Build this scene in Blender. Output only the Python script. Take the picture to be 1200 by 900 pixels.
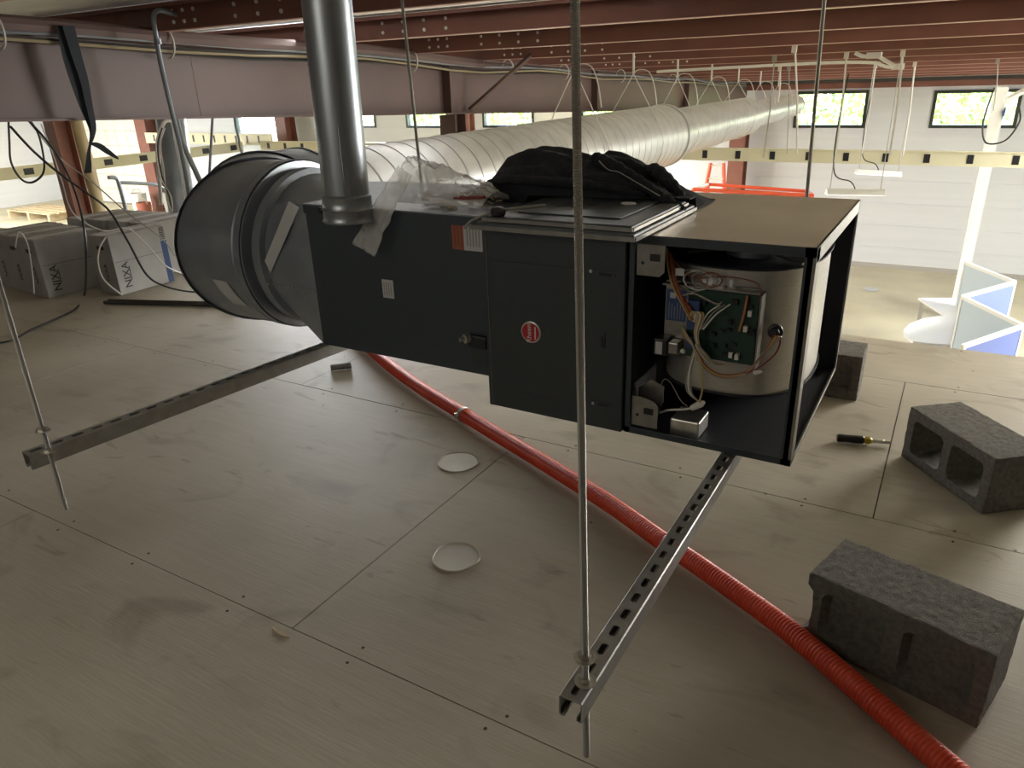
import bpy, bmesh, math, random
from mathutils import Vector, Matrix, noise
random.seed(7)
for o in list(bpy.data.objects): bpy.data.objects.remove(o)
S = bpy.context.scene
C = S.collection
PI = math.pi

# ------------------------------------------------------------------ camera
EYE = 1.29                                   # eye height above the mezzanine deck (z = 0)
def unit(v): return v / v.length
_Y = unit(Vector((550, -378, 859)))
_X = unit(Vector((1550, 304, -859)));  _X = unit(_X - _Y * _X.dot(_Y))
_Z = -_X.cross(_Y)
if _Z.y > 0: _Z = -_Z
cam_d = bpy.data.cameras.new('camera'); cam = bpy.data.objects.new('camera', cam_d); C.objects.link(cam)
cam_d.sensor_width = 36; cam_d.lens = 859 / 1200 * 36; cam_d.clip_start = .02; cam_d.clip_end = 300
cam.matrix_world = Matrix(((_X.x, -_X.y, -_X.z, 0), (_Y.x, -_Y.y, -_Y.z, 0), (_Z.x, -_Z.y, -_Z.z, EYE), (0, 0, 0, 1)))
S.camera = cam

# ------------------------------------------------------------------ world, sun, added lights, exposure
W = bpy.data.worlds.new('world'); S.world = W; W.use_nodes = True
wn = W.node_tree; bg = wn.nodes['Background']
sky = wn.nodes.new('ShaderNodeTexSky'); sky.sky_type = 'NISHITA'; sky.sun_disc = False
sky.sun_elevation = math.radians(48); sky.sun_rotation = math.radians(180)
wn.links.new(sky.outputs[0], bg.inputs[0]); bg.inputs[1].default_value = 3.2
sl = bpy.data.lights.new('sun', 'SUN'); sl.energy = 26; sl.angle = .01; sl.color = (1, .95, .84)
so = bpy.data.objects.new('sun', sl); C.objects.link(so)
so.rotation_euler = (math.radians(42), 0, math.radians(-15)); so.location = (0, -10, 20)

def area(name, loc, size, power, col=(1, 1, 1), aim=None, sy=None):
    l = bpy.data.lights.new(name, 'AREA'); l.energy = power; l.color = col; l.size = size
    if sy: l.shape = 'RECTANGLE'; l.size_y = sy
    o = bpy.data.objects.new(name, l); C.objects.link(o); o.location = loc
    if aim:
        o.rotation_euler = (Vector(aim) - Vector(loc)).to_track_quat('-Z', 'Y').to_euler()
    return o
area('added_light', (4.0, 9.8, .90), 2.2, 760, (.97, .97, .93), (2.6, 9.8, -2.5), 5)  # unseen light added out of view to brighten the right hall
area('added_light', (1.7, 6.0, 1.30), 1.2, 150, (1, .95, .86), (.9, 4.2, -.2), 2.0)  # unseen light added beyond the deck edge to brighten the far deck
area('added_light', (-8.5, 12.5, .70), 3, 700, (1, .98, .93), (-8, 12, -2.5), 3)  # unseen light added to brighten the middle of the hall
area('added_light', (-24, 8.0, .80), 4.5, 1250, (1, .98, .93), (-24, 10, -2.5), 5)  # unseen light added to brighten the left hall
area('added_light', (-7.2, 7.2, 1.0), 1.6, 150, (.93, .96, 1), (-3.2, 3.5, -.4), 1.6)  # added light hidden behind the rafter, brightens the left of the deck
area('added_light', (-3.2, 3.86, 1.60), 3.6, 4.5, (1, .98, .95), (-3.2, 3.3, 1.72), .08)  # added uplight tucked by a purlin to brighten the roof liner
area('deck_fill', (-1.6, -.6, 1.68), 1.0, 6.5, (1, .93, .80), (-1.6, 1.5, 0), .8)  # unseen fill added above the deck near the camera
S.view_settings.view_transform = 'Standard'; S.view_settings.look = 'None'
S.view_settings.gamma = 1; S.view_settings.use_curve_mapping = False
S.view_settings.exposure = 0.66

# ------------------------------------------------------------------ materials
def mat(name, col, rough=.6, metal=0, noise_s=None, col2=None, bump=0, bump_s=80, aniso=None, spec=None, detail=6, lo=.35, hi=.65):
    m = bpy.data.materials.new(name); m.use_nodes = True
    nt = m.node_tree; b = nt.nodes['Principled BSDF']
    b.inputs['Base Color'].default_value = (*col, 1); b.inputs['Roughness'].default_value = rough; b.inputs['Metallic'].default_value = metal
    if spec is not None: b.inputs['Specular IOR Level'].default_value = spec
    tc = nt.nodes.new('ShaderNodeTexCoord')
    vec = tc.outputs['Object']
    if aniso:
        mp = nt.nodes.new('ShaderNodeMapping'); mp.inputs['Scale'].default_value = aniso
        nt.links.new(vec, mp.inputs[0]); vec = mp.outputs[0]
    if noise_s:
        n = nt.nodes.new('ShaderNodeTexNoise'); n.inputs['Scale'].default_value = noise_s; n.inputs['Detail'].default_value = detail
        nt.links.new(vec, n.inputs['Vector'])
        r = nt.nodes.new('ShaderNodeValToRGB'); r.color_ramp.elements[0].position = lo; r.color_ramp.elements[1].position = hi
        r.color_ramp.elements[0].color = (*col, 1); r.color_ramp.elements[1].color = (*(col2 or col), 1)
        nt.links.new(n.outputs['Fac'], r.inputs[0]); nt.links.new(r.outputs[0], b.inputs['Base Color'])
    if bump:
        n2 = nt.nodes.new('ShaderNodeTexNoise'); n2.inputs['Scale'].default_value = bump_s; n2.inputs['Detail'].default_value = 4
        nt.links.new(vec, n2.inputs['Vector'])
        bp = nt.nodes.new('ShaderNodeBump'); bp.inputs['Strength'].default_value = bump; bp.inputs['Distance'].default_value = .01
        nt.links.new(n2.outputs['Fac'], bp.inputs['Height']); nt.links.new(bp.outputs[0], b.inputs['Normal'])
    return m

def plywood():
    m = bpy.data.materials.new('plywood'); m.use_nodes = True; nt = m.node_tree; L = nt.links.new; N = nt.nodes.new
    b = nt.nodes['Principled BSDF']; g = N('ShaderNodeNewGeometry')
    def nz(scale, sc, det=6, dist=0):
        mp = N('ShaderNodeMapping'); mp.inputs['Scale'].default_value = sc; L(g.outputs['Position'], mp.inputs[0])
        n = N('ShaderNodeTexNoise'); n.inputs['Scale'].default_value = scale; n.inputs['Detail'].default_value = det; n.inputs['Distortion'].default_value = dist
        L(mp.outputs[0], n.inputs['Vector']); return n.outputs['Fac']
    def ramp(f, a, c, ca, cb):
        r = N('ShaderNodeValToRGB'); r.color_ramp.elements[0].position = a; r.color_ramp.elements[1].position = c
        r.color_ramp.elements[0].color = ca; r.color_ramp.elements[1].color = cb; L(f, r.inputs[0]); return r.outputs[0]
    def mul(a, c, fac=1):
        x = N('ShaderNodeMix'); x.data_type = 'RGBA'; x.blend_type = 'MULTIPLY'; x.inputs[0].default_value = fac; L(a, x.inputs[6]); L(c, x.inputs[7]); return x.outputs[2]
    base = ramp(nz(1.1, (1, 1, 1), 5), .35, .65, (.37, .335, .265, 1), (.49, .455, .375, 1))
    grain = ramp(nz(7, (.5, 7, 1), 8, .6), .38, .6, (.955, .945, .93, 1), (1, 1, 1, 1))
    stain = ramp(nz(2.3, (1, 1.6, 1), 8, 1.5), .3, .43, (.78, .76, .74, 1), (1, 1, 1, 1))
    scuff = ramp(nz(5.0, (.35, 1.3, 1), 12, 2.5), .30, .335, (.80, .77, .74, 1), (1, 1, 1, 1))
    speck = N('ShaderNodeTexVoronoi'); speck.inputs['Scale'].default_value = 4.2; L(g.outputs['Position'], speck.inputs['Vector'])
    sp = ramp(speck.outputs['Distance'], .012, .03, (.2, .17, .14, 1), (1, 1, 1, 1))
    c = mul(mul(mul(mul(base, grain), stain), scuff), sp)
    L(c, b.inputs['Base Color'])
    b.inputs['Roughness'].default_value = .52; b.inputs['Specular IOR Level'].default_value = .35
    bp = N('ShaderNodeBump'); bp.inputs['Strength'].default_value = .06; bp.inputs['Distance'].default_value = .01
    L(nz(30, (.4, 5, 1), 6), bp.inputs['Height']); L(bp.outputs[0], b.inputs['Normal'])
    return m

def glassy(name, col=(1, 1, 1), alpha=.15, rough=.02):
    m = bpy.data.materials.new(name); m.use_nodes = True; nt = m.node_tree; nt.nodes.clear()
    o = nt.nodes.new('ShaderNodeOutputMaterial'); mx = nt.nodes.new('ShaderNodeMixShader')
    t = nt.nodes.new('ShaderNodeBsdfTransparent'); t.inputs[0].default_value = (*col, 1)
    g = nt.nodes.new('ShaderNodeBsdfPrincipled'); g.inputs['Roughness'].default_value = rough; g.inputs['Base Color'].default_value = (*col, 1)
    mx.inputs[0].default_value = alpha
    nt.links.new(t.outputs[0], mx.inputs[1]); nt.links.new(g.outputs[0], mx.inputs[2]); nt.links.new(mx.outputs[0], o.inputs[0])
    return m
def emit(name, col, s):
    m = bpy.data.materials.new(name); m.use_nodes = True; b = m.node_tree.nodes['Principled BSDF']
    b.inputs['Base Color'].default_value = (*col, 1); b.inputs['Emission Color'].default_value = (*col, 1); b.inputs['Emission Strength'].default_value = s
    return m

M = dict(
    trimred=mat('eave_red_paint', (.30, .10, .07), .5),
    ply=plywood(),
    under=mat('dark_joist', (.05, .045, .04), .9),
    slab=mat('ground_concrete', (.42, .385, .28), .45, 0, .8, (.56, .515, .36), .05, 30),
    wall=mat('white_wall_liner', (.64, .66, .69), .6, 0, 1.4, (.67, .69, .72), .02, 6, (.3, .3, 8)),
    near=mat('dull_wall', (.40, .38, .35), .8),
    block=mat('white_block_panel', (.72, .70, .62), .6, 0, 3, (.80, .78, .70)),
    joint=mat('panel_joint', (.25, .24, .22), .9),
    liner=mat('white_roof_liner', (.80, .79, .75), .5, 0, 2.5, (.68, .67, .63), .15, 5, (1, 4, 1)),
    red=mat('red_oxide_steel', (.175, .068, .050), .5, 0, 3, (.215, .085, .062)),
    lip=mat('lit_lip_edge', (.62, .40, .33), .4),
    web=mat('brown_primer_steel', (.115, .070, .064), .5, 0, 1.5, (.14, .085, .076), .04, 12),
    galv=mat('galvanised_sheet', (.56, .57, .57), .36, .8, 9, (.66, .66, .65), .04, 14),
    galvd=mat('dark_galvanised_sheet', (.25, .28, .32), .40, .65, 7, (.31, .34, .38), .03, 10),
    pipe=mat('vent_pipe_steel', (.27, .30, .33), .38, .85, 6, (.34, .37, .40), .03, 8, (6, 6, .5)),
    zinc=mat('zinc_plated_steel', (.55, .54, .50), .33, .9, 30, (.66, .65, .60)),
    strut=mat('strut_steel', (.34, .34, .33), .42, .75, 25, (.42, .42, .41), .05, 60),
    thread=mat('threaded_rod_steel', (.42, .42, .40), .35, .9),
    slate=mat('slate_painted_steel', (.044, .058, .070), .42, .25, 160, (.052, .067, .080), .06, 500),
    slate2=mat('slate_door_paint', (.040, .048, .054), .45, .2, 200, (.047, .056, .062), .05, 500),
    inner=mat('navy_inner_lining', (.012, .014, .022), .6),
    top=mat('bare_steel_top', (.55, .50, .42), .30, .6, 2.2, (.72, .67, .58), .15, 3.5),
    rim=mat('raw_steel_rim', (.27, .26, .245), .34, .85, 40, (.34, .33, .31)),
    scroll=mat('blower_scroll_steel', (.50, .49, .46), .33, .75, 40, (.58, .57, .54), .03, 60, (1, 1, 12)),
    black=mat('black_plastic', (.012, .012, .014), .45),
    cloth=mat('black_jacket_cloth', (.010, .012, .018), .85, 0, 60, (.018, .021, .028), .4, 220),
    strap=mat('black_webbing', (.010, .014, .022), .75),
    white=mat('white_plastic', (.75, .75, .72), .5),
    paper=mat('white_paper_label', (.50, .51, .52), .7),
    ink=mat('dark_print', (.03, .03, .035), .7),
    orange=mat('orange_label', (.30, .09, .055), .6),
    badge=mat('red_badge', (.42, .02, .03), .35),
    blue=mat('blue_label', (.03, .07, .20), .6),
    pcb=mat('green_board', (.008, .036, .026), .4, 0, 30, (.012, .05, .035)),
    cond=mat('red_corrugated_plastic', (.62, .055, .022), .32, 0, 8, (.70, .075, .03), .02, 30),
    cmu=mat('grey_concrete_block', (.120, .112, .098), .95, 0, 70, (.185, .175, .155), .5, 420, detail=10),
    box=mat('grey_white_carton', (.36, .355, .345), .7, 0, 5, (.43, .42, .41), .05, 20),
    carton=mat('dusty_carton_top', (.20, .175, .15), .8, 0, 6, (.36, .335, .30), .08, 12),
    band=mat('cream_painted_band', (.60, .57, .40), .5, 0, 2, (.66, .62, .45)),
    wood=mat('raw_lumber', (.42, .33, .20), .8, 0, 6, (.50, .40, .26)),
    lam=mat('white_desk_laminate', (.80, .79, .74), .4),
    fabric=mat('pale_blue_screen', (.52, .60, .64), .8),
    fabric2=mat('blue_screen_fabric', (.13, .17, .40), .85),
    redp=mat('orange_red_lift_paint', (.70, .10, .04), .45),
    frame=mat('dark_window_frame', (.03, .035, .03), .4),
    glass=glassy('window_glass', (1, 1, 1), .06),
    film=glassy('clear_plastic_film', (.97, .97, .97), .27, .16),
    disc=mat('milky_plastic_disc', (.50, .48, .43), .35, 0, 6, (.60, .58, .52)),
    leafm=mat('leaf_green', (.13, .26, .04), .6, 0, 2, (.38, .48, .10)),
    bark=mat('pale_bark', (.35, .30, .24), .9),
    grass=mat('meadow_ground', (.20, .28, .08), .9, 0, 1, (.35, .38, .16)),
    lit=emit('lit_diffuser', (1, .90, .90), .9),
    yel=mat('amber_plastic', (.65, .50, .04), .25),
    tan=mat('tan_pipe_paint', (.34, .28, .17), .5),
    cab=mat('black_cable_rubber', (.015, .015, .015), .5),
    wcab=mat('white_cable', (.62, .60, .56), .5),
    copper=mat('copper_wire', (.40, .17, .07), .4),
    wbrown=mat('brown_wire', (.25, .07, .03), .4),
    wyel=mat('straw_wire', (.50, .42, .18), .4),
    wgrey=mat('grey_wire', (.30, .29, .26), .4),
    wred=mat('red_wire', (.22, .03, .03), .4),
    bluep=mat('light_blue_ladder', (.20, .45, .62), .5),
)

# ------------------------------------------------------------------ mesh helpers
class MB:
    def __init__(s): s.v = []; s.f = []
    def add(s, vs, fs):
        n = len(s.v); s.v += [tuple(v) for v in vs]; s.f += [tuple(i + n for i in f) for f in fs]; return s
    def box(s, a, b, mtx=None):
        x0, y0, z0 = a; x1, y1, z1 = b
        vs = [Vector(p) for p in ((x0,y0,z0),(x1,y0,z0),(x1,y1,z0),(x0,y1,z0),(x0,y0,z1),(x1,y0,z1),(x1,y1,z1),(x0,y1,z1))]
        if mtx: vs = [mtx @ v for v in vs]
        return s.add(vs, [(0,3,2,1),(4,5,6,7),(0,1,5,4),(1,2,6,5),(2,3,7,6),(3,0,4,7)])
    def tube(s, pts, r, n=8, cap=True):
        pts = [Vector(p) for p in pts]; rs = r if isinstance(r, (list, tuple)) else [r] * len(pts)
        k = len(s.v); t0 = (pts[1] - pts[0]).normalized()
        a = Vector((0, 0, 1)) if abs(t0.z) < .9 else Vector((1, 0, 0)); u = t0.cross(a).normalized()
        for i, p in enumerate(pts):
            t = (pts[min(i + 1, len(pts) - 1)] - pts[max(i - 1, 0)]).normalized()
            u = (u - t * u.dot(t)).normalized(); w = t.cross(u)
            for j in range(n):
                an = 2 * PI * j / n; s.v.append(tuple(p + (u * math.cos(an) + w * math.sin(an)) * rs[i]))
        for i in range(len(pts) - 1):
            for j in range(n):
                s.f.append((k + i*n + j, k + i*n + (j+1) % n, k + (i+1)*n + (j+1) % n, k + (i+1)*n + j))
        if cap:
            s.f.append(tuple(k + j for j in range(n))[::-1]); s.f.append(tuple(k + (len(pts)-1)*n + j for j in range(n)))
        return s
    def prism(s, poly, d0, d1, plane='XZ'):
        def P(a, b, d): return {'XZ': (a, d, b), 'XY': (a, b, d), 'YZ': (d, a, b)}[plane]
        n = len(poly); vs = [P(a, b, d0) for a, b in poly] + [P(a, b, d1) for a, b in poly]
        return s.add(vs, [tuple(range(n)), tuple(range(2*n-1, n-1, -1))] + [(i, (i+1) % n + 0, (i+1) % n + n, i + n)[::-1] for i in range(n)])
    def lathe(s, prof, o, ax, n=32):           # prof: list of (dist along axis, radius)
        ax = Vector(ax).normalized(); o = Vector(o)
        return s.tube([o + ax * max(d, 0) if False else o + ax * d for d, _ in prof], [r for _, r in prof], n, True) if False else s._lathe(prof, o, ax, n)
    def _lathe(s, prof, o, ax, n):
        a = Vector((0, 0, 1)) if abs(ax.z) < .9 else Vector((1, 0, 0)); u = ax.cross(a).normalized(); w = ax.cross(u); k = len(s.v)
        for d, r in prof:
            for j in range(n):
                an = 2 * PI * j / n; s.v.append(tuple(o + ax * d + (u * math.cos(an) + w * math.sin(an)) * r))
        for i in range(len(prof) - 1):
            for j in range(n): s.f.append((k+i*n+j, k+i*n+(j+1) % n, k+(i+1)*n+(j+1) % n, k+(i+1)*n+j))
        return s

ORG = {}
def build(name, mb, m, parent=None, smooth=False, bev=0, org=None, solid=0, angle=35):
    me = bpy.data.meshes.new(name); off = ORG.get(parent.name, Vector()) if parent else (Vector(org) if org else Vector())
    me.from_pydata([tuple(Vector(v) - off) for v in mb.v], [], mb.f); me.validate()
    bm = bmesh.new(); bm.from_mesh(me); bmesh.ops.recalc_face_normals(bm, faces=bm.faces); bm.to_mesh(me); bm.free()
    me.materials.append(M[m] if isinstance(m, str) else m)
    o = bpy.data.objects.new(name, me); C.objects.link(o)
    if parent: o.parent = parent; ORG[o.name] = off
    elif org: o.location = off
    if smooth:
        for p in me.polygons: p.use_smooth = True
        es = me.edges; bm = bmesh.new(); bm.from_mesh(me)
        for e in bm.edges:
            if len(e.link_faces) == 2 and e.calc_face_angle(0) > math.radians(angle): e.smooth = False
        bm.to_mesh(me); bm.free()
    if solid: md = o.modifiers.new('solidify', 'SOLIDIFY'); md.thickness = solid; md.offset = -1
    if bev: md = o.modifiers.new('bevel', 'BEVEL'); md.width = bev; md.segments = 2; md.limit_method = 'ANGLE'
    return o
def tag(o, label=None, cat=None, group=None, kind=None):
    if label: o['label'] = label
    if cat: o['category'] = cat
    if group: o['group'] = group
    if kind: o['kind'] = kind
    return o
def thing(name, label, cat, loc, group=None, local=False, rz=0):
    o = bpy.data.objects.new(name, None); C.objects.link(o); o.location = loc; o.rotation_euler = (0, 0, rz); o.empty_display_size = .05
    ORG[o.name] = Vector() if local else Vector(loc)
    return tag(o, label, cat, group)
def setting(name, loc=(0, 0, 0)):
    o = bpy.data.objects.new(name, None); C.objects.link(o); o.location = loc; ORG[o.name] = Vector(loc); o['kind'] = 'structure'; return o
def single(name, mb, m, label, cat, org, group=None, **k):
    return tag(build(name, mb, m, None, org=org, **k), label, cat, group)
def bez(pts, n=10):                           # Catmull-Rom through the points
    P = [Vector(p) for p in pts]; out = []
    for i in range(len(P) - 1):
        a, b, c, d = P[max(i-1, 0)], P[i], P[i+1], P[min(i+2, len(P)-1)]
        for k in range(n):
            t = k / n; out.append(.5 * ((2*b) + (c - a)*t + (2*a - 5*b + 4*c - d)*t*t + (3*b - a - 3*c + d)*t**3))
    return out + [P[-1]]
def text(name, s, size, m, parent, mtx, depth=.0006):
    cu = bpy.data.curves.new(name, 'FONT'); cu.body = s; cu.size = size; cu.extrude = depth; cu.align_x = 'CENTER'; cu.align_y = 'CENTER'
    t = bpy.data.objects.new('t', cu); C.objects.link(t); bpy.context.view_layer.update()
    me = bpy.data.meshes.new_from_object(t); bpy.data.objects.remove(t)
    me.transform(mtx); off = ORG.get(parent.name, Vector()); me.transform(Matrix.Translation(-off))
    me.materials.clear(); me.materials.append(M[m]); o = bpy.data.objects.new(name, me); C.objects.link(o); o.parent = parent
    return o
def face_front(x, y, z, rot=0):               # text plane facing -Y
    return Matrix.Translation((x, y, z)) @ Matrix.Rotation(PI/2, 4, 'X') @ Matrix.Rotation(rot, 4, 'Z')
def copy_tree(o, parent=None):
    c = o.copy(); C.objects.link(c); c.parent = parent
    for ch in list(o.children): copy_tree(ch, c)
    return c

G = -2.5                                     # ground floor level below the deck
YF = 16.33                                   # far wall
XL, XR, YN = -30.0, 9.0, -3.2
def zr(y): return 1.70 - .04 * y             # underside of the purlins

# ================================================================== SETTING
fl = build('floor', MB().box((XL - .3, YN - .3, G - .2), (XR + .3, YF + .3, G)), 'slab'); fl['kind'] = 'structure'
deck = setting('floor_mezzanine')
ROWS = [(-2.67, -1.451), (-1.451, -.232), (-.232, .987), (.987, 2.206), (2.206, 3.425), (3.425, 3.99)]
for i, (a, b) in enumerate(ROWS):
    x = -1.285 if i % 2 else -.05
    x -= 5 * 2.438
    while x < 6.0:
        g = .0018
        zt = random.uniform(-.0012, .0)
        build('plywood_sheet', MB().box((x + g, a + g, -.018), (x + 2.438 - g, b - g, zt)), 'ply', deck)
        x += 2.438
d = MB().box((-13.6, -2.7, -.03), (8.2, 3.985, -.0185))
x = -13.5
while x < 8: d.box((x, -2.7, -.26), (x + .045, 3.9, -.03)); x += .61
build('joists', d, 'under', deck)
build('edge_beam', MB().box((-13.6, 3.93, -.27), (8.2, 3.99, -.0185)), 'wood', deck)

# far wall with window openings
WINS = [(-3.05, -1.73, .18, .86), (-.64, .72, .18, .83), (-7.75, -6.45, .17, .72), (-10.45, -9.0, .17, .72),
        (-12.85, -11.5, .16, .72), (-15.3, -13.9, .16, .72), (-19.5, -17.4, -.32, .62), (3.2, 4.6, .18, .83)]
wf = setting('wall_far')
def wall_rects(x0, x1, z0, z1, holes):
    xs = sorted({x0, x1, *[h[0] for h in holes], *[h[1] for h in holes]}); out = []
    for a, b in zip(xs, xs[1:]):
        hs = [h for h in holes if h[0] <= a and h[1] >= b]
        if hs: out += [(a, b, z0, hs[0][2]), (a, b, hs[0][3], z1)]
        else: out.append((a, b, z0, z1))
    return out
mb = MB()
for a, b, z0, z1 in wall_rects(XL, XR, G, 1.35, WINS): mb.box((a, YF, z0), (b, YF + .22, z1))
build('wall_skin', mb, 'wall', wf)
mb = MB()
for k in range(7): mb.box((-5.1, YF - .012, G + .42 + k * .43), (XR, YF, G + .425 + k * .43))
o = build('panel_bead', mb, 'wall', wf); o['kind'] = 'stuff'
build('eave_strut', MB().box((XL, YF - .16, .90), (XR, YF, 1.02)), 'red', wf)
build('eave_gutter_angle', MB().box((XL, YF - .2, 1.0), (XR, YF - .02, 1.06)), 'under', wf)
# block panels on the far wall at the left
for i in range(11):
    for k in range(6):
        if i > 7 and False: continue
        x = -29.4 + i * .62; z = G + .05 + k * .5
        build('wall_panel', MB().box((x, YF - .05, z), (x + .605, YF - .005, z + .485)), 'block', wf)
build('panel_backing', MB().box((-29.42, YF - .02, G), (-22.55, YF - .002, .56)), 'joint', wf)
for i, (a, b, z0, z1) in enumerate(WINS):
    w = setting('window_%d' % (i + 1), ((a + b) / 2, YF, z0))
    t = .055
    mb = MB().box((a, YF - .03, z0), (b, YF + .1, z0 + t)).box((a, YF - .03, z1 - t), (b, YF + .1, z1)).box((a, YF - .03, z0 + t), (a + t, YF + .1, z1 - t)).box((b - t, YF - .03, z0 + t), (b, YF + .1, z1 - t))
    build('window_frame', mb, 'frame', w)
    build('pane', MB().box((a + t, YF + .03, z0 + t), (b - t, YF + .036, z1 - t)), 'glass', w)
for nm, a, b in (('wall_left', (XL - .2, YN, G), (XL, YF + .2, 1.6)), ('wall_right', (XR, YN, G), (XR + .2, YF + .2, 1.9)), ('wall_near', (XL, YN - .2, G), (XR, YN, 2.1))):
    o = build(nm, MB().box(a, b), 'near' if nm != 'wall_left' else 'wall'); o['kind'] = 'structure'
tb = build('trim_1', MB().box((XL, YF - .012, G), (XR, YF, G + .09)), 'near'); tb['kind'] = 'structure'

# roof: liner, purlins
ce = setting('ceiling')
build('roof_liner', MB().add([(XL, YN, zr(YN) + .130), (XR, YN, zr(YN) + .130), (XR, YF + .2, zr(YF) + .130), (XL, YF + .2, zr(YF) + .130),
                              (XL, YN, zr(YN) + .19), (XR, YN, zr(YN) + .19), (XR, YF + .2, zr(YF) + .19), (XL, YF + .2, zr(YF) + .19)],
                             [(0,3,2,1),(4,5,6,7),(0,1,5,4),(1,2,6,5),(2,3,7,6),(3,0,4,7)]), 'liner', ce)
PY = [-2.75 + 1.135 * k for k in range(17)]
PY = [.565 + 1.135 * (k - 3) for k in range(17)]
for y in PY:
    z = zr(y); h = .125
    if y > YF - .3: continue
    prof = [(y, z), (y + .065, z), (y + .065, z + .02), (y + .063, z + .02), (y + .063, z + .003), (y + .0025, z + .003), (y + .0025, z + h - .003), (y - .06, z + h - .003), (y - .06, z + h - .02), (y - .063, z + h - .02), (y - .063, z + h), (y, z + h)]
    p = build('purlin', MB().prism(prof, XL, XR, 'YZ'), 'red', ce)
    build('lower_lip', MB().box((XL, y - .002, z - .004), (XR, y + .067, z)), 'lip', p)  # pale colour stands in for light catching the purlin lip
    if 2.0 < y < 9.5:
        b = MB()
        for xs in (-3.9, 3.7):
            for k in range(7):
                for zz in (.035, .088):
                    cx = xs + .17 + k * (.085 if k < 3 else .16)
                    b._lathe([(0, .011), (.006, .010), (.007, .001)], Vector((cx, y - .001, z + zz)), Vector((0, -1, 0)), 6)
        o = build('hole_light_dots', b, 'white', p); o['kind'] = 'stuff'  # raised white dots stand in for light seen through web holes

# ================================================================== FRAME STEEL
XRAF = -4.0
def rafter(X, label, grp=None):
    t = thing('steel_rafter', label, 'beam', (X, 0, 1.2), grp)
    ya, yb = YN + .05, YF - .1
    def zb(y): return 1.262 - .044 * y
    def zt(y): return 1.694 - .04 * y
    mb = MB().add([(X-.004, ya, zb(ya)), (X+.004, ya, zb(ya)), (X+.004, yb, zb(yb)), (X-.004, yb, zb(yb)), (X-.004, ya, zt(ya)), (X+.004, ya, zt(ya)), (X+.004, yb, zt(yb)), (X-.004, yb, zt(yb))],
                  [(0,3,2,1),(4,5,6,7),(0,1,5,4),(1,2,6,5),(2,3,7,6),(3,0,4,7)])
    build('web', mb, 'web', t)
    for zf, s in ((zb, 1), (zt, -1)):
        v = [(X-.09, ya, zf(ya)), (X+.09, ya, zf(ya)), (X+.09, yb, zf(yb)), (X-.09, yb, zf(yb))]
        v += [(a, b, c + s * .012) for a, b, c in v]
        build('flange', MB().add(v, [(0,3,2,1),(4,5,6,7),(0,1,5,4),(1,2,6,5),(2,3,7,6),(3,0,4,7)]), 'web', t)
    for ys in (5.62, 8.7, 12.2):
        build('stiffener', MB().box((X - .085, ys, zb(ys) + .012), (X + .085, ys + .012, zt(ys) - .012)), 'web', t)
    for ys in (3.1,):
        build('splice_seam', MB().box((X + .004, ys, zb(ys) + .012), (X + .006, ys + .008, zt(ys) - .012)), 'web', t)
    return t, zb, zt
raf, zb, zt = rafter(XRAF, 'long brown tapered steel beam running away behind the grey duct')
def column(X, Y, w, m, label, top=None, grp=None):
    t = thing('steel_column', label, 'column', (X, Y, G), grp)
    z1 = top if top is not None else zb(Y) - .001
    build('flange', MB().box((X - w/2, Y - w/2, G), (X + w/2, Y - w/2 + .012, z1)), m, t)
    build('flange', MB().box((X - w/2, Y + w/2 - .012, G), (X + w/2, Y + w/2, z1)), m, t)
    build('web', MB().box((X - .005, Y - w/2 + .012, G), (X + .005, Y + w/2 - .012, z1)), m, t)
    build('base_plate', MB().box((X - w/2 - .05, Y - w/2 - .05, G), (X + w/2 + .05, Y + w/2 + .05, G + .02)), m, t)
    return t
column(-4.0, 5.75, .17, 'web', 'brown steel column under the beam, seen above the middle of the duct')
column(-4.0, 15.95, .32, 'red', 'dark red steel column at the far wall where the duct ends', zb(15.95) - .001)
column(-11.6, 6.48, .26, 'red', 'near red steel column rising behind the left group of cartons')
column(-23.25, 15.9, .55, 'red', 'red steel column on the white panel wall left of the dark upright duct', 1.0)
column(-16.9, 15.9, .4, 'red', 'far red steel column beside the brightest left window, behind the vent pipe', 1.0)
column(-10.62, 15.9, .25, 'red', 'far red steel column between small windows above the duct', 1.0)

# diagonal flange braces
b = MB().tube([(XRAF + .05, 5.95, zb(5.95) + .03), (-3.45, 6.25, zr(6.25) + .03)], .022, 4)
single('brace_bar', b, 'web', 'thin diagonal brown brace bar between beam and roof purlin', 'brace', (XRAF, 5.95, 1.0))
b = MB().tube([(XRAF - .05, 9.3, zb(9.3) + .03), (-4.55, 9.5, zr(9.5) + .03)], .022, 4)

# bundle of dark pipe and cables along the rafter top
b = MB(); P = []
for k in range(30):
    y = .3 + k * .53; P.append((XRAF + .085, y, zt(y) - .025 - .012 * math.sin(k * 1.3) - .02 * math.sin(k * .45) ** 2))
t = thing('cable_bundle', 'dark bundle of pipe and cables clipped along the top of the brown beam', 'cable', (XRAF, .3, 1.6))
build('pipe', MB().tube([(p[0], p[1], p[2] + .02) for p in P[:12]], .042, 10), 'web', t, smooth=True)
for j, (dx, dz, r) in enumerate(((.03, -.035, .012), (.045, -.01, .010), (.02, -.055, .009), (.05, -.045, .008))):
    build('cable', MB().tube([(p[0] + dx * .5, p[1], p[2] + dz + .008 * math.sin(i * 1.1 + j * 2)) for i, p in enumerate(P)], r, 6), ('under', 'galvd', 'cab', 'tan')[j], t, smooth=True)
for y in (2.02, 2.9, 3.95, 5.1, 6.6, 7.8, 9.4, 11.4):
    z = zt(y) - .05
    pts = [(XRAF + .085 + .062 * math.cos(a), y, z + .075 * math.sin(a)) for a in [i * PI / 8 - PI / 2 for i in range(13)]]
    build('clip', MB().tube(pts, .006, 6), 'wcab', t, smooth=True)

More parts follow.
